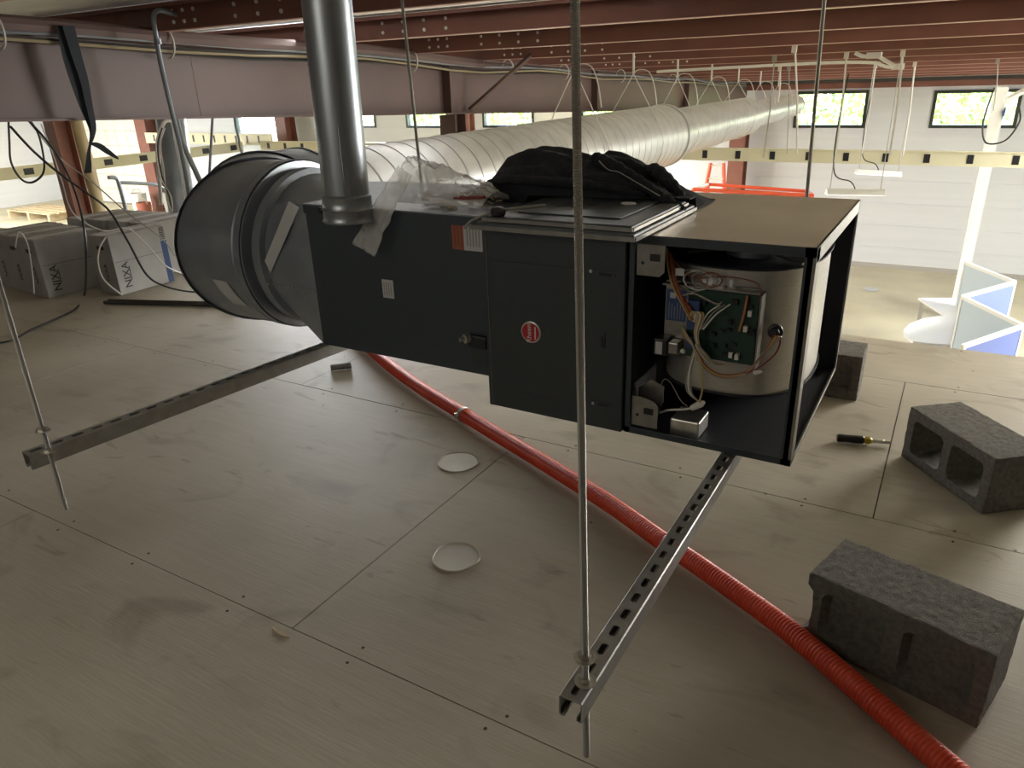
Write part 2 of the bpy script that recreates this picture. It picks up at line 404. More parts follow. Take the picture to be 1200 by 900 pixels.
# ================================================================== CREAM BANDS
def band_x(x0, x1, y, z, h, label, holes):
    t = thing('cream_band', label, 'rail', (x0, y, z))
    build('rail', MB().box((x0, y, z), (x1, y + .05, z + h)), 'band', t)
    build('rail_lip', MB().box((x0, y - .02, z + h), (x1, y + .05, z + h + .012)), 'band', t)
    x = holes
    while x < x1 - .2:
        if x > x0 + .1: build('knockout', MB().box((x, y - .004, z + h*.2), (x + .072, y, z + h*.85)), 'black', t)
        x += .475
    return t
band_x(-12.5, XR - .1, 11.0, .09, .165, 'long cream metal rail crossing in front of the far windows wall, right part', -12.3)
band_x(-22.6, -16.9, 15.3, -.25, .3, 'short cream metal rail joining the left run near the brightest window', -22.2)
t = thing('cream_band', 'cream metal rail running back along the left side behind the cables', 'rail', (-18, 3, -.3))
build('rail', MB().box((-18.05, 2, -.42), (-18.0, 15.2, -.16)), 'band', t)
y = 8.1
while y < 15: build('knockout', MB().box((-18.0, y, -.36), (-17.996, y + .22, -.22)), 'black', t); y += .95

# ================================================================== FURNACE
FY, FB = 1.70, 2.41
FX0, FX1, FZ0, FZ1 = -1.10, -.237, .387, .927
t = thing('furnace', 'dark slate furnace lying on its side with one open compartment of wiring', 'furnace', (-.67, 2.05, FZ0))
s = .0025
build('bottom_panel', MB().box((FX0, FY, FZ0), (FX1, FB, FZ0 + s)), 'slate', t)
tp = build('top_panel', MB().box((FX0, FY, FZ1 - s), (FX1, FB, FZ1)), 'top', t); tp['label'] = 'shiny bare steel top panel'
build('back_panel', MB().box((FX0, FB - s, FZ0 + s), (FX1, FB, FZ1 - s)), 'inner', t)
build('left_panel', MB().box((FX0, FY, FZ0 + s), (FX0 + s, FB - s, FZ1 - s)), 'slate', t)
build('divider', MB().box((-.672, FY + .004, FZ0 + s), (-.668, FB - s, FZ1 - s)), 'inner', t)
# linings inside the open part
build('lining', MB().box((-.668, FY + .02, FZ0 + s), (FX1 - .01, FB - s, FZ0 + s + .001)), 'inner', t)
build('lining', MB().box((-.668, FY + .02, FZ1 - s - .001), (FX1 - .01, FB - s, FZ1 - s)), 'inner', t)
# frame around the open front and the open right end
fr = MB().box((-.672, FY - .004, FZ1 - .022), (FX1, FY, FZ1)).box((-.672, FY - .004, FZ0), (FX1, FY, FZ0 + .018)).box((-.672, FY - .004, FZ0), (-.658, FY, FZ1))
fr.box((-.262, FY - .004, FZ0), (-.244, FY, FZ1))
build('front_frame', fr, 'slate', t)
en = MB().box((FX1 - .006, FY, FZ0), (FX1, FY + .038, FZ1)).box((FX1 - .006, FY, FZ1 - .036), (FX1, FB, FZ1)).box((FX1 - .006, FY, FZ0), (FX1, FB, FZ0 + .012)).box((FX1 - .006, FB - .012, FZ0), (FX1, FB, FZ1))
en.box((FX1 - .02, FY - .004, FZ0), (FX1, FY, FZ1))
o = build('end_rim', en, 'rim', t, bev=.001); o['label'] = 'bare grey steel rim of the open end'
# burner door, flush left half of the furnace
dx0, dx1, dz0, dz1 = -1.098, -.676, .389, .915
dy = FY - .018
dr = build('access_door', MB().box((dx0, dy, dz0), (dx1, FY - .001, dz1)), 'slate2', t, bev=.003)
rp = MB()
a0, a1, b0, b1 = dx0 + .035, -.79, dz0 + .06, dz1 - .085
rp.box((a0, dy - .004, b0), (a1, dy, b1))
build('embossed_panel', rp, 'slate2', dr, bev=.006)
build('door_seam', MB().box((dx0 + .012, dy - .0015, dz0 + .01), (dx0 + .0135, dy, dz1 - .02)), 'rim', dr)
def slot(x, z, w, h, nm='latch_slot'):
    poly = [(x + (w/2 - h/2) * (1 if math.cos(a) > 0 else -1) + math.cos(a) * h/2, z + math.sin(a) * h/2) for a in [i * PI/6 + .01 for i in range(12)]] if w > h else \
           [(x + math.cos(a) * w/2, z + (h/2 - w/2) * (1 if math.sin(a) > 0 else -1) + math.sin(a) * w/2) for a in [i * PI/6 + .01 for i in range(12)]]
    build(nm, MB().prism(poly, dy - .003, dy, 'XZ'), 'slate', dr, bev=.0008)
    poly2 = [(x + (px - x) * .72, z + (pz - z) * .72) for px, pz in poly]
    build('slot_hole', MB().prism(poly2, dy - .0036, dy - .002, 'XZ'), 'black', dr)
slot(-.728, .824, .05, .012); slot(-.733, .643, .014, .045); slot(-.728, .462, .05, .012)
for x, z in ((-.77, .828), (-.76, .46)): build('screw', MB()._lathe([(0, .005), (.003, .004), (.0035, .0005)], Vector((x, dy, z)), Vector((0, -1, 0)), 8), 'zinc', dr)
bd = build('badge', MB()._lathe([(0, .031), (.002, .031), (.003, .029), (.003, .0005)], Vector((-.947, dy - .004, .640)), Vector((0, -1, 0)), 32), 'zinc', dr)
bd['label'] = 'round red maker badge with a chrome rim'
build('badge_face', MB()._lathe([(0, .0265), (.0042, .0265), (.0045, .0005)], Vector((-.947, dy - .004, .640)), Vector((0, -1, 0)), 32), 'badge', dr)
text('badge_lettering', 'Rheem', .021, 'white', dr, face_front(-.951, dy - .0092, .640, PI/2))
build('badge_figure', MB().box((-.934, dy - .0092, .622), (-.930, dy - .0085, .658)), 'white', dr)
# plate corner brackets
def bracket(z, flip):
    x0 = -.655; zz = [z, z + .085]
    poly = [(x0, zz[0]), (x0 + .06, zz[0]), (x0 + .072, zz[0] + .012), (x0 + .072, zz[1]), (x0, zz[1])] if flip else [(x0, zz[0]), (x0 + .072, zz[0]), (x0 + .072, zz[1] - .022), (x0 + .06, zz[1] - .008), (x0 + .03, zz[1]), (x0, zz[1])]
    o = build('corner_bracket', MB().prism(poly, FY + .004, FY + .006, 'XZ'), 'rim', t)
    build('bracket_hole', MB().box((x0 + .034, FY + .0025, z + .038), (x0 + .060, FY + .0045, z + .056)), 'black', o)
    build('bracket_hole', MB()._lathe([(0, .004), (.002, .004), (.0021, .0003)], Vector((x0 + .016, FY + .004, z + .032)), Vector((0, -1, 0)), 10), 'black', o)
bracket(.825, True); bracket(.41, False)
build('duct_stub', MB().box((-.667, FY + .03, .42), (-.66, FY + .2, .52)), 'rim', t)
# blower: vertical-axis scroll
cx, cy, rx, ry, z0, z1 = -.455, 2.05, .195, .27, .515, .842
pts = []
for i in range(48):
    a = 2 * PI * i / 48; ca, sa = math.cos(a), math.sin(a); e = 2 / 2.6
    pts.append((cx + rx * math.copysign(abs(ca) ** e, ca), cy + ry * math.copysign(abs(sa) ** e, sa)))
sc = build('blower_housing', MB().prism(pts, z0, z1, 'XY'), 'scroll', t, smooth=True); sc['label'] = 'grey curved sheet metal blower housing'
lp = [(cx + (x - cx) * 1.03, cy + (y - cy) * 1.03) for x, y in pts]
build('housing_rim', MB().prism(lp, z1, z1 + .004, 'XY'), 'inner', sc)
build('housing_rim', MB().prism(lp, z0 - .004, z0, 'XY'), 'inner', sc)
build('motor_hub', MB()._lathe([(0, .07), (.025, .07), (.03, .06), (.03, .002)], Vector((-.43, 1.96, z1 + .004)), Vector((0, 0, 1)), 24), 'galvd', sc, smooth=True)
for a in range(3): build('motor_arm', MB().tube([(-.43, 1.96, z1 + .02), (-.43 + .17 * math.cos(a * 2.1 + .6), 1.96 - .17 * math.sin(a * 2.1 + .6), z1 + .008)], .004, 6), 'zinc', sc)
build('motor_belly', MB().box((-.50, 1.79, .565), (-.43, 1.81, .60)), 'inner', sc)
FYI = FY + .075
# control tray
tr_ = build('control_tray', MB().box((-.60, FYI, .607), (-.352, FYI + .006, .800)).box((-.356, FYI - .035, .607), (-.352, FYI, .795)).box((-.60, FYI - .03, .795), (-.36, FYI, .799)), 'rim', t)
build('circuit_board', MB().box((-.535, FYI - .020, .612), (-.362, FYI - .016, .790)), 'pcb', t)
cb = bpy.data.objects['circuit_board']
random.seed(3)
ch = MB()
for k in range(26):
    x = random.uniform(-.525, -.375); z = random.uniform(.625, .775); w = random.uniform(.004, .014); h = random.uniform(.004, .012)
    ch.box((x, FYI - .020 - random.uniform(.004, .014), z), (x + w, FYI - .020, z + h))
o = build('small_components', ch, 'black', cb); o['kind'] = 'stuff'
for (x, z) in ((-.405, .625), (-.42, .628), (-.39, .70), (-.383, .74)): build('white_connector', MB().box((x, FYI - .034, z), (x + .009, FYI - .02, z + .014)), 'white', cb)
for z in (.64, .69, .735): build('relay', MB().box((-.528, FYI - .04, z), (-.500, FYI - .02, z + .03)), 'blue', cb)
for x in (-.46, -.43): build('white_stand_off', MB()._lathe([(0, .005), (.018, .005), (.019, .001)], Vector((x, FYI - .02, .805)), Vector((0, 0, 1)), 8), 'white', cb)
lb = build('wiring_label', MB().box((-.597, FYI - .002, .695), (-.545, FYI - .0005, .778)), 'blue', t); lb['label'] = 'blue wiring label'
ln = MB()
for k in range(6): ln.box((-.590 + k * .0075, FYI - .0026, .70), (-.5885 + k * .0075, FYI - .002, .745 - (k % 3) * .006))
build('label_lines', ln, 'wgrey', lb); lb2 = build('label_patch', MB().box((-.588, FYI - .0027, .755), (-.573, FYI - .002, .770)), 'paper', lb)
tf = build('transformer', MB().box((-.612, FYI - .045, .610), (-.575, FYI - .002, .655)), 'black', t, bev=.003)
build('transformer_label', MB().box((-.606, FYI - .0462, .614), (-.588, FYI - .045, .648)), 'paper', tf)
build('coil_body', MB().box((-.575, FYI - .04, .617), (-.548, FYI - .004, .648)), 'rim', tf, bev=.003)
cp = build('capacitor_box', MB().box((-.553, FY + .02, .395), (-.475, FY + .11, .443)), 'zinc', t, bev=.004)
# elliptical cup of the housing outlet at lower left
build('outlet_collar', MB().prism([(-.656, .50), (-.656, .42), (-.60, .42), (-.585, .47), (-.585, .515), (-.62, .53)], FY + .05, FY + .054, 'XZ'), 'rim', t)
build('motor_plug', MB()._lathe([(0, .018), (.012, .018), (.014, .012), (.024, .010), (.025, .001)], Vector((-.322, 1.783, .70)), Vector((.15, -1, .1)), 14), 'black', t, smooth=True)
yw = FYI - .05
def wire(pts, m, r=.0018):
    build('wire', MB().tube(bez([(x, y, z) for x, y, z in pts], 8), r * 1.25, 5), m, t, smooth=True)
F = FYI
for k in range(3):
    e = .0035 * k
    wire([(-.590 + e, F - .02, .86), (-.565, F - .03, .80 - e), (-.54 + e, F - .045, .765), (-.505 + e, F - .05, .715), (-.495, F - .05, .66)], ('wbrown', 'copper', 'wred')[k])
for k in range(7):
    e = .004 * k
    wire([(-.52 + e, F - .05, .72 - e*.4), (-.512 + e, F - .058, .742), (-.497 + e*.6, F - .058, .735), (-.503 + e*.4, F - .055, .69), (-.495 + e*.3, F - .055, .655), (-.50 + e, F - .05, .62)], ('wyel', 'wgrey', 'wyel', 'white', 'wgrey', 'wbrown', 'wyel')[k])
for k in range(4):
    e = .003 * k
    wire([(-.492, F - .055, .655), (-.475, F - .055, .612 - e), (-.435, F - .05, .588 - e), (-.39, F - .04, .592 - e), (-.365, F - .035, .61 - e), (-.335, F - .03, .655), (-.318 + e*2, F - .03, .70)], ('wbrown', 'wyel', 'copper', 'wgrey')[k], .002)
wire([(-.39, F - .04, .592), (-.35, F - .035, .61), (-.31, F - .035, .655), (-.302, F - .03, .69), (-.318, F - .025, .702)], 'wred', .0016)
for k in range(3):
    wire([(-.50 + k*.003, F - .055, .65), (-.515 + k*.004, F - .05, .58), (-.515 + k*.006, F - .05, .53), (-.49, F - .045, .505), (-.468, F - .045, .498)], ('wgrey', 'white', 'wgrey')[k], .002)
wire([(-.49, F - .055, .655), (-.478, F - .055, .58), (-.474, F - .05, .54), (-.48, F - .05, .50)], 'wyel', .0022)
wire([(-.59, F - .03, .44), (-.565, F - .035, .455), (-.53, F - .03, .462), (-.50, F - .035, .475), (-.48, F - .045, .495)], 'white', .0025)
wire([(-.60, F - .02, .475), (-.59, F - .02, .53), (-.57, F - .02, .53), (-.54, F - .02, .485), (-.52, F - .02, .47)], 'wgrey', .001)
for k in range(3): wire([(-.547 + k*.012, F - .04, .775 + k*.004), (-.51, F - .045, .785), (-.46, F - .04, .765), (-.445, F - .04, .77)], ('wgrey', 'white', 'wgrey')[k], .0018)
for k in range(3): wire([(-.49 + .004*k, F - .055, .70), (-.475 + .01*k, F - .05, .74), (-.45 + .012*k, F - .035, .762 + .002*k)], ('white', 'wgrey', 'white')[k], .0016)
wire([(-.40, F - .03, .70), (-.392, F - .035, .74), (-.388, F - .03, .79)], 'copper', .003)
for k in range(4):       # loops of wire above the tray
    cxx, czz, rr = -.53 + .018*k, .81 + .004*k, .034 - .004*k
    wire([(cxx + rr * 1.2 * math.cos(a), F - .02 - .005*k, czz + rr * .8 * math.sin(a)) for a in [i * .7 + k for i in range(10)]], ('wgrey', 'white', 'wgrey', 'wbrown')[k], .0014)
wire([(-.59, F - .02, .87), (-.53, F - .02, .82), (-.45, F - .02, .83), (-.37, F - .02, .82), (-.36, F - .025, .78)], 'wbrown', .0013)
for k in range(4):
    e = .005 * k
    wire([(-.598 + e, F - .015, .885 - e), (-.59 + e, F - .03, .85), (-.572 + e, F - .04, .80), (-.54 + e*.6, F - .05, .755), (-.515 + e*.5, F - .055, .72)], ('wyel', 'wbrown', 'copper', 'wbrown')[k], .0016)
for k in range(5):
    e = .004 * k
    wire([(-.545, F - .02, .69 - e), (-.53, F - .04, .68 - e), (-.51, F - .055, .665 - e*.5), (-.500 + e*.4, F - .058, .645), (-.492 + e, F - .055, .615)], ('wyel', 'wgrey', 'wyel', 'wgrey', 'wbrown')[k], .0018)
for k in range(4):
    e = .006 * k
    wire([(-.497 + e*.3, F - .058, .66), (-.485 + e, F - .056, .635), (-.465 + e, F - .05, .618 - e*.3), (-.445 + e, F - .04, .612)], ('white', 'wgrey', 'wyel', 'wgrey')[k], .0016)
build('wire_nut', MB()._lathe([(0, .006), (.016, .004), (.02, .001)], Vector((-.352, F - .045, .603)), Vector((1, 0, .3)), 10), 'white', t)
build('wire_nut', MB()._lathe([(0, .008), (.03, .010), (.04, .004), (.041, .001)], Vector((-.50, F - .045, .478)), Vector((.8, 0, .6)), 8), 'white', t)
build('hang_tag', MB().box((-.562, F - .05, .828), (-.54, F - .049, .846)), 'paper', t)
build('lead_bead', MB()._lathe([(0, .001), (.003, .006), (.006, .007), (.009, .006), (.012, .001)], Vector((-.528, F - .06, .632)), Vector((0, -.2, 1)), 8), 'white', t)

# ================================================================== COIL CABINET (left)
PX0, PX1, PZ0, PZ1, PB = -1.775, -1.106, .472, .945, 2.235
t = thing('coil_cabinet', 'dark blue-grey sheet metal cabinet joining furnace and duct, with two paper labels', 'cabinet', (-1.45, 1.95, PZ0))
build('cabinet_shell', MB().box((PX0, FY, PZ0), (PX1, PB, PZ1 - .004)), 'slate', t, bev=.002)
o = build('lid', MB().box((PX0 - .003, FY - .004, PZ1 - .004), (PX1 + .003, PB, PZ1)), 'galvd', t); o['label'] = 'bare steel lid'
build('lid_flange', MB().box((PX0 - .003, FY - .004, PZ1 - .03), (PX1 + .001, FY - .001, PZ1 - .004)), 'slate', t)
lab = build('warning_label', MB().box((-1.208, FY - .003, .846), (-1.168, FY - .001, .926)), 'orange', t); lab['label'] = 'orange half of the warning label'
lab2 = build('instruction_label', MB().box((-1.168, FY - .003, .846), (-1.106, FY - .001, .926)), 'paper', t); lab2['label'] = 'white half of the warning label'
ln = MB()
for k in range(5): ln.box((-1.158 + k * .010, FY - .0036, .858), (-1.154 + k * .010, FY - .003, .918 - .01 * (k % 2)))
build('print_lines', ln, 'wgrey', lab2)
ln = MB()
for k in range(3): ln.box((-1.200 + k * .011, FY - .0036, .856), (-1.196 + k * .011, FY - .003, .918))
build('print_lines', ln, 'wbrown', lab)
l3 = build('small_label', MB().box((-1.484, FY - .003, .672), (-1.440, FY - .001, .730)), 'paper', t); ln = MB()
for k in range(4): ln.box((-1.478 + k * .009, FY - .0036, .68), (-1.475 + k * .009, FY - .003, .722))
build('print_lines', ln, 'wgrey', l3)
dv = build('drain_fitting', MB().box((-1.165, FY - .02, .56), (-1.10, FY - .001, .60)), 'black', t, bev=.005)
build('drain_nut', MB()._lathe([(0, .013), (.015, .013), (.016, .006), (.03, .006), (.031, .001)], Vector((-1.158, FY - .02, .592)), Vector((-.4, -1, 0)), 10), 'zinc', dv, smooth=True)
build('drain_plate', MB().box((-1.166, FY - .004, .50), (-1.106, FY - .001, .56)), 'slate2', t, bev=.001)

# ================================================================== DUCT
DX, DZ, DR = -2.50, .735, .275
EY = 1.9675
t = thing('duct_run', 'long round grey spiral duct with elbow, running from the cabinet to the far wall', 'duct', (-2.0, EY, DZ - .3))
# square-to-round transition
n = 32; vs = []; ex = -2.0
for i in range(n):
    a = 2 * PI * i / n; ca, sa = math.cos(a), math.sin(a); k = 1 / max(abs(ca), abs(sa))
    vs.append((PX0 + .004, EY + .2675 * ca * k, (PZ0 + PZ1)/2 + .2365 * sa * k))
for i in range(n):
    a = 2 * PI * i / n; vs.append((ex, EY + .262 * math.cos(a), DZ + .262 * math.sin(a)))
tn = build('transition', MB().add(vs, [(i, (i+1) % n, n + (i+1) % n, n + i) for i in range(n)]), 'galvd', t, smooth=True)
seam = MB()
for i in range(12):
    f = i / 11; x = PX0 - .01 + (ex - PX0 + .01) * f
    seam._lathe([(0, .004), (.003, .003), (.0035, .0003)], Vector((x, EY - .268, .66)), Vector((0, -1, 0)), 6)
o = build('rivet_row', seam, 'zinc', tn); o['kind'] = 'stuff'
# tape patch
build('foil_tape', MB().add([(-1.80, EY - .268, .93), (-1.84, EY - .268, .95), (-2.0, EY - .268, .74), (-1.98, EY - .268, .70)], [(0,1,2,3)]), 'paper', tn, solid=.001)
# collar with beads then gored elbow
er = .305; BR = .37; x0 = ex - .075; x0b = DX + BR
col = MB()._lathe([(0, .262), (.006, .281), (.035, .284), (.04, .266), (.062, .266), (.066, er), (.075, er)], Vector((ex, EY, DZ)), Vector((-1, 0, 0)), 48)
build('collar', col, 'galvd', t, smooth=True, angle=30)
def ringpts(c, axis, r, stretch=1, n=48):
    axis = Vector(axis).normalized(); u = Vector((0, 0, 1)); w = axis.cross(u).normalized()
    return [Vector(c) + (u * math.cos(2*PI*j/n) + w * math.sin(2*PI*j/n) * stretch) * r for j in range(n)]
arc = Vector((x0b, EY + BR, DZ)); ks = 1 / math.cos(PI/8)
def joint(a): return arc + Vector((-BR * ks * math.sin(a), -BR * ks * math.cos(a), 0)), Vector((-math.cos(a), math.sin(a), 0))
cuts = [(Vector((x0, EY, DZ)), Vector((-1, 0, 0)), 1), (*joint(PI/8), ks), (*joint(3*PI/8), ks), (Vector((DX, EY + BR + .06, DZ)), Vector((0, 1, 0)), 1)]
for i in range(3):
    A, B = cuts[i], cuts[i+1]; n = 48; d = (B[0] - A[0]); L = d.length; d = d / L
    bd_ = er + (.004 if i == 0 else .009)
    R_ = [ringpts(A[0], A[1], bd_, A[2]), ringpts(A[0] + d*.012, A[1], bd_, A[2]), ringpts(A[0] + d*.016, A[1], er, A[2])]
    if i == 0: R_ += [ringpts(A[0] + d*q, A[1], er + w_, 1) for q, w_ in ((.035, 0), (.04, .004), (.046, .004), (.05, 0))]
    R_ += [ringpts(B[0] - d*.001, B[1], er, B[2])]
    vs = sum(R_, []); fs = []
    for k in range(len(R_) - 1): fs += [(k*n + j, k*n + (j+1) % n, (k+1)*n + (j+1) % n, (k+1)*n + j) for j in range(n)]
    build('elbow_gore', MB().add(vs, fs), 'galvd', t, smooth=True, angle=25)  # same metal as the duct, its colour darkened for the shade here
mb = MB(); xs_ = x0 - .075
for i in range(9):
    a_ = -.62 + .36*i/8; sh = -.03*i/8
    for q in (0, .075): mb.v.append((xs_ - q + sh, EY - (er + .0025)*math.cos(a_), DZ + (er + .0025)*math.sin(a_)))
mb.f = [(2*i, 2*i+1, 2*i+3, 2*i+2) for i in range(8)]
build('elbow_sticker', mb, 'paper', t)
# spiral sections
def section(y0, y1, r, pitch, nm='duct_section'):
    prof = [(0, r)]; y = 0; L = y1 - y0
    while y + pitch < L:
        prof += [(y + pitch - .012, r), (y + pitch - .010, r + .003), (y + pitch - .006, r + .003), (y + pitch - .0055, r - .006), (y + pitch - .0005, r - .006), (y + pitch, r)]; y += pitch
    prof.append((L, r))
    return build(nm, MB()._lathe(prof, Vector((DX, y0, DZ)), Vector((0, 1, 0)), 48), 'galv', t, smooth=True, angle=50)
y0 = EY + BR + .06
build('step_ring', MB()._lathe([(-.001, er + .004), (.01, er + .004), (.012, DR)], Vector((DX, y0, DZ)), Vector((0, 1, 0)), 48), 'galvd', t, smooth=True)
section(y0, 7.05, DR, .135)
build('coupling_band', MB()._lathe([(0, DR), (.002, DR + .012), (.06, DR + .012), (.062, DR)], Vector((DX, 7.0, DZ)), Vector((0, 1, 0)), 48), 'galv', t, smooth=True)
build('reducer', MB()._lathe([(0, DR), (.3, .225), (.34, .225)], Vector((DX, 7.06, DZ)), Vector((0, 1, 0)), 48), 'galv', t, smooth=True)
section(7.4, 10.2, .225, .11)
build('reducer', MB()._lathe([(0, .225), (.35, .165), (.4, .165)], Vector((DX, 10.2, DZ)), Vector((0, 1, 0)), 40), 'galv', t, smooth=True)
section(10.6, 13.2, .165, .16)
build('end_cap', MB()._lathe([(0, .165), (.0, .13), (.3, .13), (.3, .12), (.25, .001)], Vector((DX, 13.2, DZ)), Vector((0, 1, 0)), 32), 'galvd', t, smooth=True)
# duct hangers
for i, (y, nm) in enumerate(((5.1, 'first'), (6.3, 'second'), (7.5, 'third'), (8.6, 'fourth'), (9.75, 'fifth'), (10.8, 'sixth'), (12.0, 'last'))):
    r = (DR if y < 7.1 else .225 if y < 10.3 else .165) + .014
    yp = min(PY, key=lambda q: abs(q - y)) + .03
    L = MB().tube([(DX, yp, zr(yp)), (DX, yp + .01, zr(yp) - .16)], .010, 6)
    h = thing('duct_hanger', '%s white wire hanger loop holding up the duct, counted from the elbow' % nm, 'hanger', (DX, yp, zr(yp) - .2), 'wire hangers of the duct')
    build('hanger_strap', L, 'wcab', h)
    build('wire_loop', MB().tube([(DX, yp + .01, zr(yp) - .16)] + [(DX + r * math.sin(a), yp + .01, DZ + r * math.cos(a)) for a in [(-1.0 + -.2 * 0) + 0, ]] + [(DX + r * math.sin(a), yp + .01, DZ + r * math.cos(a)) for a in [-1.2 - k * .32 for k in range(13)]] + [(DX, yp + .01, zr(yp) - .16)], .004, 5), 'wcab', h)
    build('wire_tail', MB().tube(bez([(DX, yp + .01, zr(yp) - .16), (DX + .05, yp, zr(yp) - .13), (DX + .14, yp, zr(yp) - .15), (DX + .2, yp - .02, zr(yp) - .26), (DX + .23, yp - .02, zr(yp) - .42)], 6), .005, 5), 'wcab', h, smooth=True)

# ================================================================== VENT PIPE
VX, VY, VR = -1.522, 1.625, .066
t = thing('vent_pipe', 'shiny steel round vent pipe rising from the cabinet edge to the roof', 'pipe', (VX, VY, .90))
prof = [(0, VR), (1.0, VR)]
lean = Vector((.02, 0, 1)).normalized()
build('pipe_body', MB()._lathe([(.075, VR - .001), (.075, VR), (.93, VR)], Vector((VX, VY, .918)), lean, 48), 'pipe', t, smooth=True, angle=50)
build('pipe_collar', MB()._lathe([(0, VR - .012), (0, VR + .006), (.004, VR + .010), (.010, VR + .006), (.034, VR + .006), (.038, VR + .011), (.044, VR + .006), (.07, VR + .005), (.074, VR + .008), (.08, VR)], Vector((VX, VY, .918)), lean, 48), 'pipe', t, smooth=True, angle=60)
build('pipe_bottom', MB()._lathe([(.002, VR - .011), (.003, .001)], Vector((VX, VY, .918)), lean, 32), 'black', t)
build('lock_seam', MB().box((VX + VR*.62, VY - VR*.80, .975), (VX + VR*.62 + .006, VY - VR*.76, 1.8)), 'pipe', t)
build('collar_slot', MB().box((VX - .065, VY - VR + .012, .945), (VX - .055, VY - VR + .02, .962)), 'black', t)

# ================================================================== STRUTS AND RODS
def strut(p0, p1, ztop, label):
    p0 = Vector(p0); p1 = Vector(p1); L = (p1 - p0).length; rz = math.atan2(-(p1.x - p0.x), p1.y - p0.y)
    t = thing('strut_channel', label, 'channel', (p0.x, p0.y, ztop - .041), None, True, rz)
    w = .0205; h = .041; th = .0025
    bm = bmesh.new(); pitch = .0505; nC = int(L / pitch); L = nC * pitch
    for c in range(nC):
        y0 = c * pitch
        outer = [(-w + .002, y0), (w - .002, y0), (w - .002, y0 + pitch), (-w + .002, y0 + pitch)]
        inner = []
        for i in range(12):
            a = 2 * PI * i / 12 + PI/12
            inner.append((.0072 * math.cos(a), y0 + pitch/2 + math.copysign(.0075, math.sin(a)) + .0072 * math.sin(a)))
        ov = [bm.verts.new((x, y, h)) for x, y in outer]; iv = [bm.verts.new((x, y, h)) for x, y in inner]
        e = [bm.edges.new((ov[i], ov[(i+1) % 4])) for i in range(4)] + [bm.edges.new((iv[i], iv[(i+1) % 12])) for i in range(12)]
        bmesh.ops.triangle_fill(bm, use_beauty=True, use_dissolve=False, edges=e)
    for f in bm.faces:
        if f.normal.z < 0: f.normal_flip()
    me = bpy.data.meshes.new('slotted_web'); bm.to_mesh(me); bm.free(); me.materials.append(M['strut'])
    o = bpy.data.objects.new('slotted_web', me); C.objects.link(o); o.parent = t
    md = o.modifiers.new('s', 'SOLIDIFY'); md.thickness = th; md.offset = -1
    for s_ in (-1, 1):
        prof = [(s_*(w-.002), h), (s_*w, h - .002), (s_*w, .002), (s_*(w-.002), 0), (s_*.0115, 0), (s_*.0105, .001), (s_*.0105, .0085), (s_*.0125, .0085), (s_*.0125, .0025), (s_*(w-.0025), .0025), (s_*(w-.0025), h - .0025), (s_*(w-.004), h - .0025)]
        build('side_wall', MB().prism(prof, 0, L, 'XZ'), 'strut', t)
    return t, rz
strut((-.388, .785), (-.388, 2.70), .3845, 'near slotted steel strut channel sticking out under the furnace')
strut((-1.880, .765), (-1.700, 2.40), .470, 'left slotted steel strut channel sticking out under the cabinet')
def rod(p0, p1, label, nuts, rr=.0062):
    p0 = Vector(p0); p1 = Vector(p1)
    t = thing('threaded_rod', label, 'rod', p0); ax = (p1 - p0).normalized(); L = (p1 - p0).length
    prof = []; k = 0; pt = .0024
    nseg = int(min(L, 1.6) / pt)
    for i in range(nseg): prof += [(i * pt, rr * .86), (i * pt + pt * .5, rr)]
    build('rod_thread', MB()._lathe([(0, .0005)] + prof + [(L, rr * .86), (L, .0005)], p0, ax, 8), 'thread', t)
    for z in nuts:
        c = p0 + ax * ((z - p0.z) / ax.z)
        build('hex_nut', MB()._lathe([(0, .0005), (0, .011), (.008, .011), (.008, .0005)], c, ax, 6), 'zinc', t)
        build('washer', MB()._lathe([(0, .0005), (0, .018), (.002, .018), (.002, .0005)], c - ax * .0022, ax, 20), 'zinc', t)
    return t
rod((-.380, .83, .222), (-.412, .83, 1.86), 'nearest threaded rod crossing in front of the furnace door', (.3872, .435))
rod((-1.842, .80, .300), (-1.80, .80, 1.9), 'threaded rod at the left end of the left strut', (.4725, .53), .0058)
rod((-.388, 2.52, .30), (-.43, 2.52, 1.75), 'threaded rod rising behind the shiny furnace top', (.3872,))
rod((-1.72, 2.27, .40), (-1.77, 2.27, 1.75), 'threaded rod rising behind the cabinet beside the vent pipe', (.4725,))

# ================================================================== CONDUIT
P = bez([(-2.9, 2.95, .031), (-2.381, 2.619, .031), (-1.96, 2.39, .031), (-1.567, 2.213, .031), (-.874, 1.909, .031), (-.585, 1.76, .031), (-.352, 1.64, .031), (-.134, 1.514, .031), (.159, 1.303, .031), (.45, 1.09, .031), (.8, .8, .031)], 40)
seg = [Vector(p) for p in P]; cum = [0]
for a, b in zip(seg, seg[1:]): cum.append(cum[-1] + (b - a).length)
def at(s_):
    import bisect
    i = min(max(bisect.bisect(cum, s_) - 1, 0), len(seg) - 2); f = (s_ - cum[i]) / (cum[i+1] - cum[i]); return seg[i].lerp(seg[i+1], f)
pts = []; rad = []; s_ = 0; pitch = .0092; R0 = .0285
while s_ + pitch < cum[-1]:
    for f, r in ((0, R0 - .0032), (.22, R0), (.62, R0), (.82, R0 - .0032)): pts.append(at(s_ + f * pitch)); rad.append(r)
    s_ += pitch
t = thing('corrugated_conduit', 'orange-red ribbed plastic conduit snaking across the plywood deck under the furnace', 'conduit', (-.87, 1.91, 0))
build('ribbed_tube', MB().tube(pts, rad, 14), 'cond', t, smooth=True, angle=60)
i = min(range(len(seg)), key=lambda k: (seg[k] - Vector((-1.575, 2.217, .031))).length)
ax = (seg[i+1] - seg[i]).normalized()
